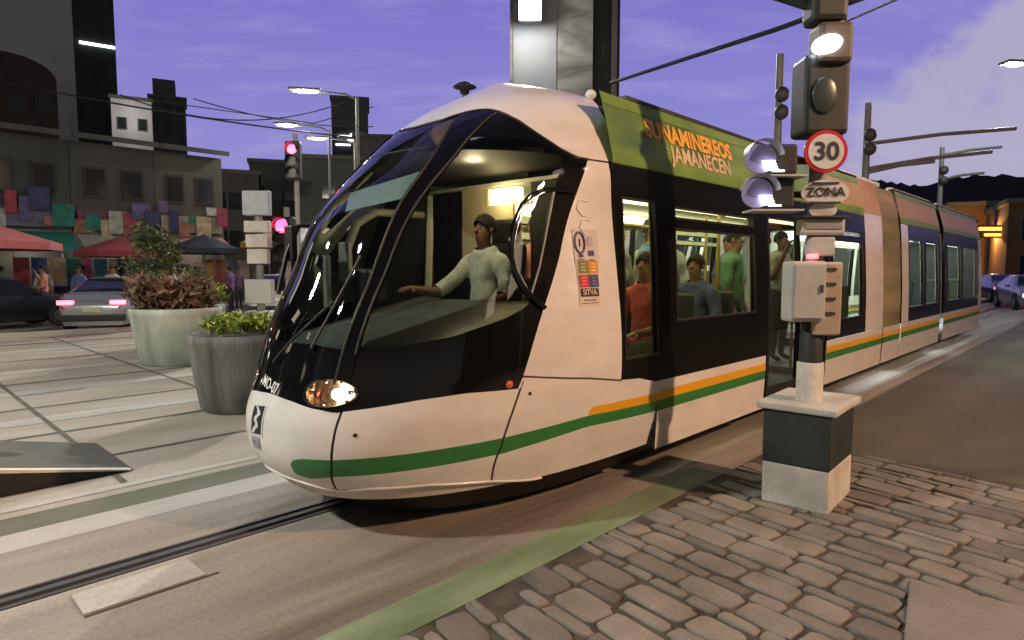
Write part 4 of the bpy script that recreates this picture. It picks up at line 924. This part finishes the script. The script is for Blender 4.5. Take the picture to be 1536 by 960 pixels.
#======================================================================= CARS
TYRE = mat('tyre', (.012, .012, .012), .8, var=.2); RIMM = mat('rim', (.35, .36, .37), .3, metal=.8, var=0); CARGL = mat('car_window', (.012, .014, .016), .06, var=0, coat=.5)
TAIL = lampmat('tail_light', (1, .05, .09), 7); HEADL = lampmat('head_light', (1, .96, .9), 12); REVL = lampmat('reverse_light', (1, .62, .28), 4)
def car(loc, rz, paint, label, L=4.4, hatch=False, lit=True, group=None, rev=False, heads=False):
    t = thing('parked_car' if not lit else 'car', label, 'car', loc, rz, group); hw = .88; h2 = L/2
    xs_ = np.array([-h2, -h2+.06, -h2+.25, -h2+.75, -h2+1.45, .35, 1.05, h2-.35, h2-.08, h2]) if not hatch else np.array([-h2, -h2+.05, -h2+.15, -h2+.3, -h2+.8, .45, 1.1, h2-.35, h2-.08, h2])
    belt = np.array([.62, .82, .96, .97, .96, .93, .90, .78, .66, .52]); top = np.array([.63, .84, .985, 1.03, 1.42, 1.44, .96, .82, .70, .54]) if not hatch else np.array([.64, .86, 1.0, 1.25, 1.48, 1.47, .96, .82, .7, .54])
    wid = np.array([.78, .86, .93, .98, 1, 1, .99, .95, .86, .74])
    X = np.linspace(-h2, h2, 61); bl = np.interp(X, xs_, belt); tp = np.interp(X, xs_, top); wd_ = np.interp(X, xs_, wid)*hw
    k_ = np.ones(5)/5
    for arr in (bl, tp, wd_): arr[2:-2] = np.convolve(arr, k_, 'valid')
    rows = []
    for x, zb, zt_, w in zip(X, bl, tp, wd_):
        zb = min(zb, zt_-.012); rf = w*(1-.30*min(1, (zt_-zb)/.5)); m_ = .20
        half = [(w*.90, m_), (w*.985, .34), (w, .58), (w*.985, zb-.02), (w*.965, zb), (rf, zt_-.05*min(1, (zt_-zb)/.3)), (rf*.85, zt_), (rf*.4, zt_+.012)]
        rows.append([(x, -a, z) for a, z in half]+[(x, a, z) for a, z in half[::-1]])
    n = len(rows[0]); b = MB(); gbm = MB(); vs = [p for r in rows for p in r]; fb = []; fg = []
    for i in range(len(rows)-1):
        xm = (X[i]+X[i+1])/2; dh = (tp[i]-bl[i]+tp[i+1]-bl[i+1])/2; slope = abs(tp[i+1]-tp[i])/(X[i+1]-X[i])
        for j in range(n-1):
            f = [i*n+j, i*n+j+1, (i+1)*n+j+1, (i+1)*n+j]; jj = min(j, n-2-j)
            gl_ = (jj == 4 and dh > .14 and not abs(xm-(-.15)) < .05) or (jj >= 6 and slope > .28 and dh > .08)
            (fg if gl_ else fb).append(f)
    fb += [[j for j in range(n)], [(len(rows)-1)*n+j for j in range(n)][::-1]]
    b.add(vs, fb, paint, True); b.build('body', t); gbm.add(vs, fg, CARGL, True); gbm.build('window', t)
    for x in (-h2+.82, h2-.82):
        for s in (-1, 1):
            wv = MB(); wv.add(*_wheel((x, s*.80, .32), s), TYRE); wo = wv.build('wheel', t)
            r_ = MB(); r_.disc((x, s*.895, .32), (0, s, 0), .19, RIMM, n=20, thick=.03); r_.build('rim', wo)
            a_ = MB(); a_.disc((x, s*.872, .36), (0, s, 0), .37, BLACK, n=24, thick=.02); a_.build('wheel_arch', t)
    for s in (-1, 1):
        l = MB(); l.box((-h2+.045, s*.60, .80), (.10, .38, .11), TAIL, bev=.02, rz=s*.22); l.build('tail_light', t)
        l = MB(); l.box((h2-.10, s*.58, .62), (.10, .36, .11), HEADL if heads else mat('head_glass', (.5, .5, .5), .1, var=0), bev=.02, rz=-s*.3); l.build('head_light', t)
        mi = MB(); mi.box((.75, s*.96, .98), (.12, .18, .11), paint, bev=.03); mi.build('wing_mirror', t)
        if rev: l = MB(); l.box((-h2+.0, s*.55, .66), (.06, .26, .09), REVL, bev=.015); l.build('reverse_light', t)
    pm = MB(); pm.box((-h2-.008, 0, .62), (.015, .42, .12), mat('plate_yellow', (.55, .50, .32), .5)); pm.build('number_plate', t)
    bm_ = MB(); bm_.box((-h2+.04, 0, .40), (.14, 1.56, .18), BLACK, bev=.03); bm_.box((h2-.04, 0, .36), (.14, 1.46, .18), BLACK, bev=.03); bm_.build('bumper', t)
    return t
def _wheel(c, s):
    m = MB(); m.lathe([(.20, -.09), (.29, -.10), (.32, -.07), (.32, .07), (.29, .10), (.20, .10)], (0, 0, 0), TYRE, 22)
    return [Vector((v[0], v[2], v[1]))+Vector(c) for v in m.v], m.f
SILV = mat('paint_silver', (.34, .36, .38), .25, metal=.4, var=.03, coat=.6); BLKP = mat('paint_black', (.018, .02, .023), .22, var=0, coat=.6); WHP = mat('paint_white', (.62, .61, .58), .3, var=.03, coat=.5)
p = at(100, 490, 16.6); car((p.x+.3, p.y+1.9, 0), R(104), SILV, 'silver sedan with red tail lights stopped on the market road behind the plaza')
p = at(-25, 492, 16.9); car((p.x-.6, p.y+1.0, 0), R(60), BLKP, 'black sedan cut by the left edge of the photo with lit headlights', heads=True)
p = at(385, 470, 20.5); car((p.x+.3, p.y+1.7, 0), R(100), WHP, 'white hatchback with red and amber rear lights beside the white signal column', hatch=True, L=3.9, rev=True)
p = at(1500, 432, 33); car((p.x, p.y, 0), R(70), BLKP, 'dark car with red tail lights far down the street at the right edge')
p = at(1545, 440, 27); car((p.x, p.y, 0), R(245), SILV, 'grey car with lit headlights at the far right edge of the street', heads=True)

#======================================================================= LEFT SIGNALS
RED = lampmat('signal_red', (1, .02, .08), 12)
def signal(px, py, Y, label, w=.36, es=12):
    p = at(px, py, Y); t = thing('traffic_light', label, 'traffic light', (p.x, p.y, 0))
    b = MB(); b.tube([(0, .2, 0), (0, .2, p.z+.5)], .07, mat('signal_pole', (.34, .34, .33), .5, var=.15), n=12); b.build('pole', t)
    b = MB(); b.box((0, 0, p.z-.28), (w*1.15, .26, 1.05), DARKB, bev=.04); hd = b.build('signal_head', t)
    for k, dz in enumerate((0, -.32, -.64)):
        l = MB(); l.disc((0, -.145, p.z+dz+.02), (0, -1, 0), w*.36, RED if k == 0 else mat('unlit_lens', (.03, .03, .025), .3), n=20, thick=.02); l.build('lens', hd)
        v_ = MB(); vs = [(w*.42*math.cos(a), -.13-.18*q, p.z+dz+.02+w*.42*math.sin(a)) for q in (0, 1) for a in np.linspace(-.2, math.pi+.2, 13)]; v_.add(vs, [[j, j+1, 14+j, 13+j] for j in range(12)], DARKB, True); v_.build('visor', hd)
    return t
signal(440, 226, 18, 'high red traffic light against the sky over the market road')
signal(426, 341, 15.5, 'bright red traffic light low beside the tram windshield', w=.46)
p = at(392, 470, 14.6)
t = thing('signal_column', 'white column of stacked boxes and plates beside the low red traffic light', 'column', (p.x, p.y, 0))
b = MB(); b.box((0, 0, .35), (.6, .5, .7), WPAINT, bev=.02); b.build('base', t)
b = MB(); b.tube([(0, 0, .7), (0, 0, 3.4)], .09, GALV, n=12); b.build('tube', t)
for zc, hh, ww, m in ((1.15, .55, .62, WGREY), (1.95, .34, .46, WPAINT), (2.30, .30, .50, WPAINT), (2.62, .26, .56, WPAINT), (3.15, .55, .6, mat('back_plate', (.36, .40, .44), .5))):
    b = MB(); b.box((0, -.05, zc), (ww, .22, hh), m, bev=.02); b.build('equipment_box', t)

#======================================================================= BUILDINGS
def cm(n, c, v=.2, sc=.6): return mixmat(n, [tuple(x*(1-v) for x in c), c, tuple(min(1, x*(1+v)) for x in c)], sc, .85, bump=.15, stretch=(1, 1, .35))
WIN = mat('dark_pane', (.02, .024, .03), .12, var=0); LIT = lampmat('lit_pane', (1, .86, .62), 2.2); LITW = lampmat('lit_strip', (.9, .95, 1), 4)
def building(label, loc, rz, w, d, h, m, rows=0, cols=0, name='building', z0=1.2, ww=.9, wh=1.2, lit=(), parapet=True, sides=False):
    t = thing(name, label, 'building', loc, rz)           # front on -y, origin at front-left corner
    b = MB(); b.box((w/2, d/2, h/2), (w, d, h), m); b.build('wall', t)
    if parapet: b = MB(); b.box((w/2, d/2, h+.12), (w+.3, d+.3, .3), cm('coping', (.16, .16, .15))); b.build('roof', t)
    k = 0
    for r in range(rows):
        for c in range(cols):
            x = w*(c+.5)/cols; z = z0+(h-z0-.6)*(r+.5)/rows
            f = MB(); f.box((x, -.02, z), (ww+.16, .10, wh+.16), cm('window_frame_grey', (.14, .14, .14))); fo = f.build('window', t)
            g_ = MB(); g_.box((x, -.06, z), (ww, .06, wh), LIT if k in lit else WIN); g_.build('pane', fo); k += 1
    if sides:
        for r in range(rows):
            for c in range(3):
                y = d*(c+.5)/3; z = z0+(h-z0-.6)*(r+.5)/rows
                f = MB(); f.box((w+.02, y, z), (.10, ww+.16, wh+.16), MC['window_frame_grey']); fo = f.build('window', t); g_ = MB(); g_.box((w+.06, y, z), (.06, ww, wh), WIN); g_.build('pane', fo)
    return t
# far left towers: each front faces the plaza square on
def spot(px0, px1, Y):
    p1 = at(px1, 400, Y); th = math.atan2(-p1.x, p1.y); r0 = (px0-768)/F
    c, sn = math.cos(th), math.sin(th); w = (p1.x-r0*p1.y)/(c-r0*sn)
    return (p1.x-w*c, p1.y-w*sn, 0), th, w
def zat(py, Y): return at(768, py, Y).z
l_, th_, w_ = spot(-90, 128, 62)
tw = building('huge plain grey concrete tower filling the upper left corner', l_, th_, w_, 8, 75, cm('tower_grey', (.44, .49, .51), .10, .12), 9, 5, ww=1.4, wh=1.8, z0=34)
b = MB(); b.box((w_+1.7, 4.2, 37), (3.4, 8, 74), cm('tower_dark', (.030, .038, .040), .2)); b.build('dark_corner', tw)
b = MB(); b.box((w_+1.9, .12, zat(61, 62)), (2.9, .2, .22), LITW); b.build('light_strip', tw)
l_, th_, w_ = spot(-110, 100, 46)
t = thing('building', 'dark brown building with a rounded top corner in front of the grey tower', 'building', l_, th_)
zt_ = zat(88, 46); b = MB(); prof = [(0, 0), (w_, 0), (w_, zt_-1.6)]+[(w_-3.2+3.2*math.cos(q), zt_-1.6+1.6*math.sin(q)) for q in np.linspace(.2, math.pi/2, 7)]+[(0, zt_)]
b.prism([(x, 0, z) for x, z in prof], (0, 6, 0), cm('dark_brown', (.045, .032, .030), .25)); b.build('wall', t)
for r in range(2):
    for c in range(5):
        f = MB(); f.box((w_*(c+.5)/5, -.03, 10.2+3*r), (1.1, .1, 1.3), WIN); f.build('window', t)
l_, th_, w_ = spot(180, 238, 58)
t = building('small white painted building catching light beside the grey tower', l_, th_, w_, 5, zat(153, 58), mat('wall_white', (.78, .75, .74), .8, var=.14, scale=.5), 1, 2, z0=13, ww=.6, wh=.9)
plamp('wall_light', (w_*.5, -2.5, zat(180, 58)), 110, (1, .96, .94), .3, t)
l_, th_, w_ = spot(236, 288, 80)
t = building('slim brown grey high rise with a narrower top floor', l_, th_, w_, 5, zat(150, 80), cm('slim_tower', (.16, .145, .12), .3), 6, 3, ww=.8, wh=1.6, z0=11)
b = MB(); b.box((w_*.42, 2.4, zat(150, 80)+1.1), (w_*.62, 4, 2.4), MC['slim_tower']); b.build('top_floor', t)
l_, th_, w_ = spot(503, 556, 70)
t = building('dark flat topped tower rising behind the tram nose with lit window strips', l_, th_, w_, 6, zat(150, 70), cm('dark_tower', (.045, .05, .052), .25), 0, 0)
b = MB(); b.box((w_/2, -.05, zat(168, 70)), (w_+.02, .1, 3.0), cm('tower_upper', (.13, .14, .145), .2)); b.build('upper_wall', t)
for k, (dx, py) in enumerate(((.35, 206), (.62, 212), (.3, 219), (.7, 203))): b = MB(); b.box((w_*dx, -.14, zat(py, 70)), (1.5, .08, .16), LITW); b.build('lit_window', t)
# mid distance grey blocks between the shops and the tram
for x0, x1, yt_, Y, col, lab in ((322, 392, 262, 46, (.13, .13, .12), 'grey two storey block next to the end of the long shop roof'), (380, 452, 246, 54, (.10, .105, .10), 'dark grey flat roofed block behind the high red traffic light'), (446, 545, 240, 48, (.12, .125, .13), 'blue grey block just left of the tram windshield'), (535, 660, 208, 60, (.16, .16, .15), 'pale grey block half hidden by the tram roof')):
    l_, th_, w_ = spot(x0, x1, Y); building(lab, l_, th_, w_, 6, zat(yt_, Y), cm('block_%d' % x0, col, .25), 2, 3, lit=(), z0=2.5)
# row of shops along the far pavement (parallel to the track)
def shop(x0, w, label, wallc, awn, signc, hgt=7.0):
    t = thing('shop_building', label, 'building', W(x0, 28, 0), TD)
    wm = cm('shop_wall_%d' % int(x0*10), wallc, .25)
    b = MB(); b.box((w/2, 4, hgt/2), (w-.02, 8, hgt), wm); b.build('wall', t)
    b = MB(); b.add([(-.03, -.9, hgt), (w+.03, -.9, hgt), (w+.03, 4, hgt+.9), (-.03, 4, hgt+.9), (-.03, -.9, hgt+.22), (w+.03, -.9, hgt+.22), (w+.03, 4, hgt+1.1), (-.03, 4, hgt+1.1)], [[0, 3, 2, 1], [4, 5, 6, 7], [0, 1, 5, 4], [0, 4, 7, 3], [1, 2, 6, 5]], cm('roof_sheet', (.075, .08, .082))); b.build('roof', t)
    b = MB(); b.box((w/2, -.03, 1.35), (w*.78, .1, 2.5), mat('shop_inside', (.05, .04, .035), .7)); b.build('shopfront', t)
    b = MB(); b.box((w/2, -.12, 3.75), (w*.9, .16, .75), mat('signboard_%d' % int(x0*10), signc, .5, var=.2, scale=3)); b.build('signboard', t)
    b = MB(); b.add([(.1, -.06, 3.2), (w-.1, -.06, 3.2), (w-.1, -1.5, 2.55), (.1, -1.5, 2.55), (w-.1, -1.5, 2.35), (.1, -1.5, 2.35)], [[0, 3, 2, 1], [3, 5, 4, 2]], mat('awning_%d' % int(x0*10), awn, .7, var=.2)); b.build('awning', t)
    bc = [(.02, .17, .13), (.04, .05, .13), (.28, .05, .08), (.40, .33, .22), (.30, .14, .10), (.12, .10, .22), (.36, .38, .36)]
    for k in range(7):
        q = bc[(int(x0*7)+3*k) % 7]; hh_ = random.uniform(.35, 1.0); ww_ = random.uniform(.10, .24)*w; xx_ = w*(.08+.14*k)
        b = MB(); b.box((min(max(xx_, ww_/2), w-ww_/2), -.26-.035*k, random.uniform(3.3, 4.5)), (ww_, .03, hh_), mat('banner_%d_%d' % (int(q[0]*100), int(q[2]*100)), q, .8, var=.45, scale=3)); b.build('banner', t)
    b = MB(); b.box((w/2, -.5, 2.52), (w*.5, .06, .06), lampmat('shop_fill_glow', (.95, 1, .9), 5)); b.build('shop_fill_tube', t); plamp('shop_fill_lamp', (w/2, -1.0, 2.3), 45, (1, .92, .75), .3, t)  # tube and point lamp added to brighten the market crowd
    for k in range(2):
        f = MB(); f.box((w*(.28+.44*k), -.04, 5.35), (w*.26, .1, 1.3), cm('window_frame_brown', (.05, .045, .04))); fo = f.build('window', t)
        g_ = MB(); g_.box((w*(.28+.44*k), -.08, 5.35), (w*.21, .06, 1.1), WIN); g_.build('pane', fo)
    return t
shop(-8.2, 4.0, 'dark shop with a green awning at the far left end of the shop row', (.10, .10, .10), (.02, .15, .11), (.05, .06, .10))
shop(-4.2, 3.6, 'grey shop with a teal awning and tan signboard, left in the shop row', (.085, .09, .09), (.015, .17, .13), (.30, .22, .12))
shop(-.6, 3.2, 'shop with a bright teal awning and slate blue signboard below the long dark eave', (.060, .068, .070), (.02, .20, .15), (.10, .11, .20))
shop(2.6, 3.2, 'taupe shop with a maroon signboard and pale awning in the middle of the row', (.070, .074, .072), (.30, .32, .28), (.14, .03, .07))
shop(5.8, 3.0, 'brown shop with pinkish awning and cream signboard, right end of the shop row', (.088, .086, .078), (.38, .22, .20), (.30, .26, .22))
def parasol(x, y, r, h, col, label):
    t = thing('market_umbrella', label, 'umbrella', W(x, y, 0))
    b = MB(); b.tube([(0, 0, 0), (0, 0, h+.1)], .035, GALV, n=8); b.lathe([(.3, 0), (.3, .06), (.05, .1)], (0, 0, 0), DARKGREY, 14); b.build('pole', t)
    b = MB(); n = 8; ap_ = (0, 0, h+.06); ring = [(r*math.cos(2*math.pi*k/n), r*math.sin(2*math.pi*k/n), h-.55) for k in range(n)]; low_ = [(p[0], p[1], h-.78) for p in ring]
    b.add([ap_]+ring+low_, [[0, 1+k, 1+(k+1) % n] for k in range(n)]+[[1+k, 1+n+k, 1+n+(k+1) % n, 1+(k+1) % n] for k in range(n)], mat('umbrella_%d' % int(col[0]*1000), col, .8, var=.12)); b.build('canopy', t)
parasol(-.9, 21.6, 1.9, 3.05, (.42, .12, .11), 'wide faded red market umbrella behind the black sedan')
parasol(3.4, 23.6, 1.7, 2.9, (.30, .05, .06), 'dark red market umbrella right of the faded one, in front of the shops')
parasol(6.6, 24.6, 1.5, 3.1, (.03, .04, .06), 'black market umbrella near the right end of the shops')
parasol(9.4, 24.5, 1.3, 3.4, (.55, .30, .06), 'small orange yellow market umbrella behind the tree')
def stall(x, y, cols, label):
    t = thing('market_stall', label, 'stall', W(x, y, 0), TD)
    b = MB(); b.box((0, 0, .82), (2.2, .9, .06), mat('stall_top', (.18, .13, .08), .7)); b.build('table', t)
    for sx in (-1, 1):
        for sy in (-1, 1): b = MB(); b.tube([(sx*1.0, sy*.38, 0), (sx*1.0, sy*.38, 2.3 if sy > 0 else .8)], .025, GALV, n=6); b.build('leg', t)
    for k, c in enumerate(cols): b = MB(); b.box((-.8+.53*k, .36, 1.55), (.48, .04, 1.1), mat('hung_cloth_%d_%d' % (int(c[0]*100), int(c[2]*100)), c, .8, var=.25)); b.build('hung_cloth', t)
    for k, c in enumerate(cols[::-1]): b = MB(); b.box((-.8+.53*k, -.08, .95), (.44, .5, .2), mat('hung_cloth_%d_%d' % (int(c[0]*100), int(c[2]*100)), c, .8), bev=.03); b.build('goods', t)
stall(1.2, 24.8, [(.35, .08, .10), (.06, .10, .25), (.40, .36, .25), (.05, .20, .16)], 'market stall hung with red, blue, cream and teal cloth before the teal shop')
stall(4.6, 25.2, [(.06, .07, .12), (.36, .20, .16), (.10, .22, .18), (.25, .24, .22)], 'market stall hung with navy, salmon, green and grey cloth before the taupe shop')
stall(8.0, 25.5, [(.40, .25, .10), (.28, .10, .06), (.14, .16, .30), (.35, .30, .28)], 'market stall hung with orange, rust, violet and pale cloth before the brown shop')
k = 0
PK = ('stand', 'walk', 'hold')
for x, y, top, leg, lab in ((.6, 22.6, (.30, .30, .28), (.05, .05, .08), 'person in a light grey top walking behind the silver sedan'), (1.9, 23.4, (.25, .05, .06), (.03, .03, .04), 'person in a dark red top among the market stalls'), (2.8, 22.8, (.05, .07, .14), (.08, .07, .06), 'person in a navy top standing before the dark red umbrella'), (4.4, 23.2, (.06, .16, .13), (.03, .03, .03), 'person in a teal top walking in front of the navy stall'), (5.5, 22.5, (.40, .36, .30), (.05, .05, .07), 'person in a cream top left of the small tree'), (7.2, 22.7, (.12, .10, .20), (.04, .04, .05), 'person in a violet top in front of the orange cloth stall'), (8.6, 20.4, (.45, .36, .36), (.06, .04, .06), 'person in a pale pink top crossing behind the rusty planter'), (9.8, 20.8, (.05, .04, .06), (.03, .03, .03), 'person in black left of the white signal column'), (3.6, 24.3, (.36, .24, .10), (.05, .05, .05), 'person in a mustard top standing between the two left stalls')):
    put_person(PK[k % 3], W(x, y, .01), TD+R(40*k), top, leg, lab, 'people at the market'); k += 1

for i, (x, y, top, leg) in enumerate(((-.4, 23.5, (.05, .20, .16), (.05, .05, .06)), (.2, 20.2, (.40, .16, .10), (.04, .04, .06)), (1.4, 21.6, (.10, .14, .30), (.10, .09, .08)), (2.2, 20.8, (.44, .42, .36), (.03, .03, .05)), (3.2, 21.6, (.28, .10, .16), (.05, .05, .05)), (4.0, 20.6, (.14, .15, .14), (.03, .03, .04)), (5.0, 21.2, (.42, .30, .08), (.06, .05, .05)), (6.2, 21.0, (.16, .08, .22), (.03, .03, .03)), (7.6, 21.4, (.10, .24, .20), (.05, .06, .08)), (8.9, 22.4, (.38, .36, .34), (.05, .03, .03)))):
    cn = ('sea green', 'rust', 'blue', 'ivory', 'plum', 'charcoal', 'amber', 'purple', 'pale teal', 'silver grey')[i]
    wh = ('at the left edge of the market', 'just behind the silver sedan roof', 'between the sedan and the blue cloth stall', 'in the road behind the sedan', 'under the dark red umbrella', 'in the road left of the small tree', 'behind the small tree', 'near the black umbrella', 'right of the small tree', 'beside the right end stall')[i]
    put_person(PK[(i+1) % 3], W(x, y, .01), TD+R(55*i+20), top, leg, 'person in a %s top %s' % (cn, wh), 'people at the market', skin=SKIN if i % 2 else SKIN2)
stall(-1.6, 24.6, [(.03, .22, .18), (.30, .26, .10), (.10, .12, .26), (.38, .12, .12)], 'market stall hung with sea green, gold, blue and coral cloth, leftmost of the row')
stall(2.9, 26.0, [(.34, .34, .32), (.30, .06, .12), (.05, .14, .22), (.42, .30, .22)], 'market stall hung with white, crimson, petrol and sand cloth, set back from others')

# concrete tower behind the tram, lit by a floodlight
pA = at(765, 400, 42); pB = at(886, 400, 42); w_ = pB.x-pA.x
ct = thing('concrete_tower', 'tall grey concrete tower behind the tram roof, lit by a floodlight at its left', 'tower', (pA.x, pA.y, 0))
CT = mixmat('tower_concrete', [(.12, .12, .115), (.30, .30, .29), (.52, .52, .50)], .5, .85, bump=.6, stretch=(.45, .5, 1.3), detail=12, dist=1.6)
b = MB(); b.box((w_/2, 4, 20), (w_, 8, 40), CT); b.build('shaft', ct)
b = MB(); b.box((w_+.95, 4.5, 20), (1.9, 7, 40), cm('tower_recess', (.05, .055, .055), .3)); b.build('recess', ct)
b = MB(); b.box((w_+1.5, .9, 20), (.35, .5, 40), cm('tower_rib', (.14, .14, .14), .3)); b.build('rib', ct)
b = MB(); b.box((w_*.30, -.05, 15.5), (w_*.52, .1, 6.4), mixmat('tower_pale', [(.40, .42, .44), (.52, .54, .56), (.30, .34, .42)], .5, .6)); b.build('pale_panel', ct)  # paler rectangle on the upper left of the shaft
p = at(795, 14, 40.2)
fl = thing('floodlight', 'bright square floodlight on an arm in front of the concrete tower', 'floodlight', (p.x, p.y, p.z))
b = MB(); b.box((0, .1, 0), (1.5, .5, 1.5), DARKGREY, bev=.08, rz=0); b.tube([(0, .3, 0), (0, 1.85, .3)], .09, DARKGREY, n=8); b.build('housing', fl)
b = MB(); b.box((0, -.17, 0), (1.35, .08, 1.35), lampmat('flood_white', (1, .96, .88), 14), bev=.02); b.build('lens', fl)
plamp('flood_light', (-.1, -.9, -.9), 600, (1, .95, .85), .4, fl)
sl = bpy.data.lights.new('flood_beam', 'SPOT'); sl.energy = 42000; sl.color = (1, .95, .84); sl.spot_size = R(62); sl.spot_blend = .6; sl.shadow_soft_size = .5
so = bpy.data.objects.new('flood_beam', sl); COL.objects.link(so); so.parent = fl; so.location = (0, -.35, 0)
so.rotation_euler = (Vector((-5.5, 8, 0))-p).to_track_quat('-Z', 'Y').to_euler()
# dark signal cluster peeping over the tram roof
p = at(697, 131, 13)
t = thing('camera_mast', 'slim mast with a small dark hooded camera peeping over the white tram roof', 'camera mast', (p.x, p.y, 0))
b = MB(); b.tube([(0, 0, 0), (0, 0, p.z)], .05, DARKGREY, n=8); b.build('pole', t)
b = MB(); b.lathe([(.01, .12), (.14, .07), (.24, .0), (.10, -.02), (.09, -.12), (.01, -.17)], (0, 0, p.z), BLACK, 16); b.build('hood', t)

# overhead line and cables
def cable(pts, r, label, name='overhead_cable', sag=0):
    b = MB(); pts = [Vector(p) for p in pts]
    if len(pts) == 2:
        a, c = pts; pts = [a.lerp(c, i/14)-Vector((0, 0, sag*4*(i/14)*(1-i/14))) for i in range(15)]
    b.tube(pts, r, BLACK, n=8); return tag(b.build(name), label, 'cable')
cable([at(915, 125, 14), at(1165, 44, 9), at(1345, -22, 7.2)], .036, 'thick black overhead cable rising to the right past the signal post')
cable([at(1240, 45, 9.5), at(1345, -1, 8), at(1420, -35, 7)], .016, 'thin black cable below the thick one at the right')
cable([at(-20, 118, 22), at(570, 210, 26)], .03, 'dark span wire crossing the sky on the left below the lamps', sag=.2)
cable([at(180, 142, 26), at(520, 152, 28)], .025, 'sagging grey wire over the slim high rise', sag=.9)
cable([at(290, 148, 24), at(560, 190, 27)], .02, 'short thin wire beside the highest street lamp', sag=.3)
cable([at(225, 150, 27), at(470, 185, 30), at(560, 160, 32)], .02, 'thin wire bending under the lowest street lamp')
MAST = mat('mast_grey', (.14, .15, .16), .5, var=.15)
def mast(px, Y, ztop_, label, arms):
    p = at(px, 405, Y); t = thing('catenary_mast', label, 'mast', (p.x, p.y, 0))
    b = MB(); b.tube([(0, 0, 0), (0, 0, ztop_)], .11, MAST, n=10, r2=.08); b.build('pole', t)
    for (x1, z0_, z1_) in arms:
        b = MB(); b.tube([(0, 0, z0_), (x1*.5, 0, (z0_+z1_)/2+.05), (x1, 0, z1_)], .05, MAST, n=8); b.build('arm', t)
    b = MB()
    for z in (ztop_*.80, ztop_*.86): b.ell((.02, -.12, z), (.16, .14, .17), DARKGREY, n=12, k=8)
    b.build('insulator', t)
mast(1160, 14.6, 6.45, 'grey catenary mast with two dark insulators behind the tram roof', [])
mast(1292, 17, 6.0, 'catenary mast with long arms reaching right, beyond the striped signal post', [(3.9, 4.95, 5.35), (3.3, 4.3, 4.75), (1.8, 4.2, 4.5)])
mast(1404, 24, 6.2, 'farther catenary mast with a short arm over the last tram section', [(2.2, 5.9, 6.2), (1.6, 5.0, 5.25)])

# unseen blocks added so the tram's dark glass mirrors them instead of sky
building('long brown street front right of the photographer, unseen, added for the tram glass to mirror', (15.0, 14.5, 0), R(-90), 28.5, 8, 13, cm('unseen_street_front', (.05, .04, .03), .25), 3, 8, lit=(3, 9, 13, 14, 20), z0=3.5, ww=1.5, wh=1.8)  # lit panes here and on the office block added for reflections
building('tall dark office block left of the plaza, unseen, added for the windshield to mirror', (-32, -8, 0), R(90), 36.0, 9, 27, cm('unseen_office_block', (.07, .075, .078), .25), 4, 8, lit=(1, 4, 6, 10, 13, 15, 22, 27), z0=4, ww=1.8, wh=2)
# right hand street
def cmr(c): return c
pA = at(1418, 400, 47); building('brown low building lit orange by street lamps beyond the tram end', (pA.x, pA.y, 0), R(-25), 12, 8, 6.3, cm('brown_block', (.17, .10, .055), .3), 2, 5, lit=(1, 2, 6), z0=.8)
pA = at(1508, 400, 38); building('taller brown building closing the right hand street', (pA.x, pA.y, 0), R(-30), 9, 9, 5.6, cm('brown_block_tall', (.15, .085, .05), .3), 2, 4, lit=(2,), z0=.8)
pA = at(1330, 400, 75); building('long dim grey building far behind the rear tram section', (pA.x, pA.y, 0), R(-10), 12, 8, 8.0, cm('dim_block', (.09, .08, .08), .3), 2, 6, lit=(3, 8), z0=1)
t = thing('lit_sign', 'orange lit sign boxes on the brown building at the right', 'sign', at(1487, 347, 40))
b = MB(); b.box((0, 0, .16), (1.5, .16, .20), lampmat('sign_orange', (1, .45, .05), 3.5), bev=.03); b.box((.2, 0, -.22), (1.2, .16, .16), lampmat('sign_orange', (1, .45, .05), 3.5), bev=.03); b.box((0, .12, 0), (1.7, .1, .8), DARKGREY); b.tube([(0, .15, -.3), (0, .15, -at(1487, 347, 40).z)], .06, DARKGREY, n=8); b.build('sign_box', t)
# hills
def hills(name, dist, pts, m):
    b = MB(); vs = []; n = len(pts)
    for px, py in pts:
        q = at(px, py, dist); vs += [(q.x, q.y, q.z), (q.x*.9, q.y*.9, q.z*.55), (q.x*.78, q.y*.78, -2), (q.x*1.5, q.y*1.5, -2)]
    fs = []
    for i in range(n-1):
        for j, k2 in ((0, 1), (1, 2), (3, 0)): fs.append([4*i+j, 4*i+k2, 4*i+4+k2, 4*i+4+j])
    b.add(vs, fs, m); return struct(b.build(name))
hp_pts = [(-700, 330), (0, 320), (400, 335), (800, 330), (1100, 300), (1200, 268), (1262, 264), (1300, 268), (1345, 274), (1385, 280), (1420, 268), (1470, 262), (1536, 264), (1620, 258), (1900, 270), (2300, 290), (3200, 330)]
dense = []
for i in range(len(hp_pts)-1):
    for k in range(6):
        u = k/6; dense.append((hp_pts[i][0]*(1-u)+hp_pts[i+1][0]*u, hp_pts[i][1]*(1-u)+hp_pts[i+1][1]*u+random.uniform(-2.5, 2.5)))
hills('hill', 900, dense, mixmat('hill_dark', [(.012, .018, .016), (.022, .03, .026), (.03, .036, .03)], .02, .95))
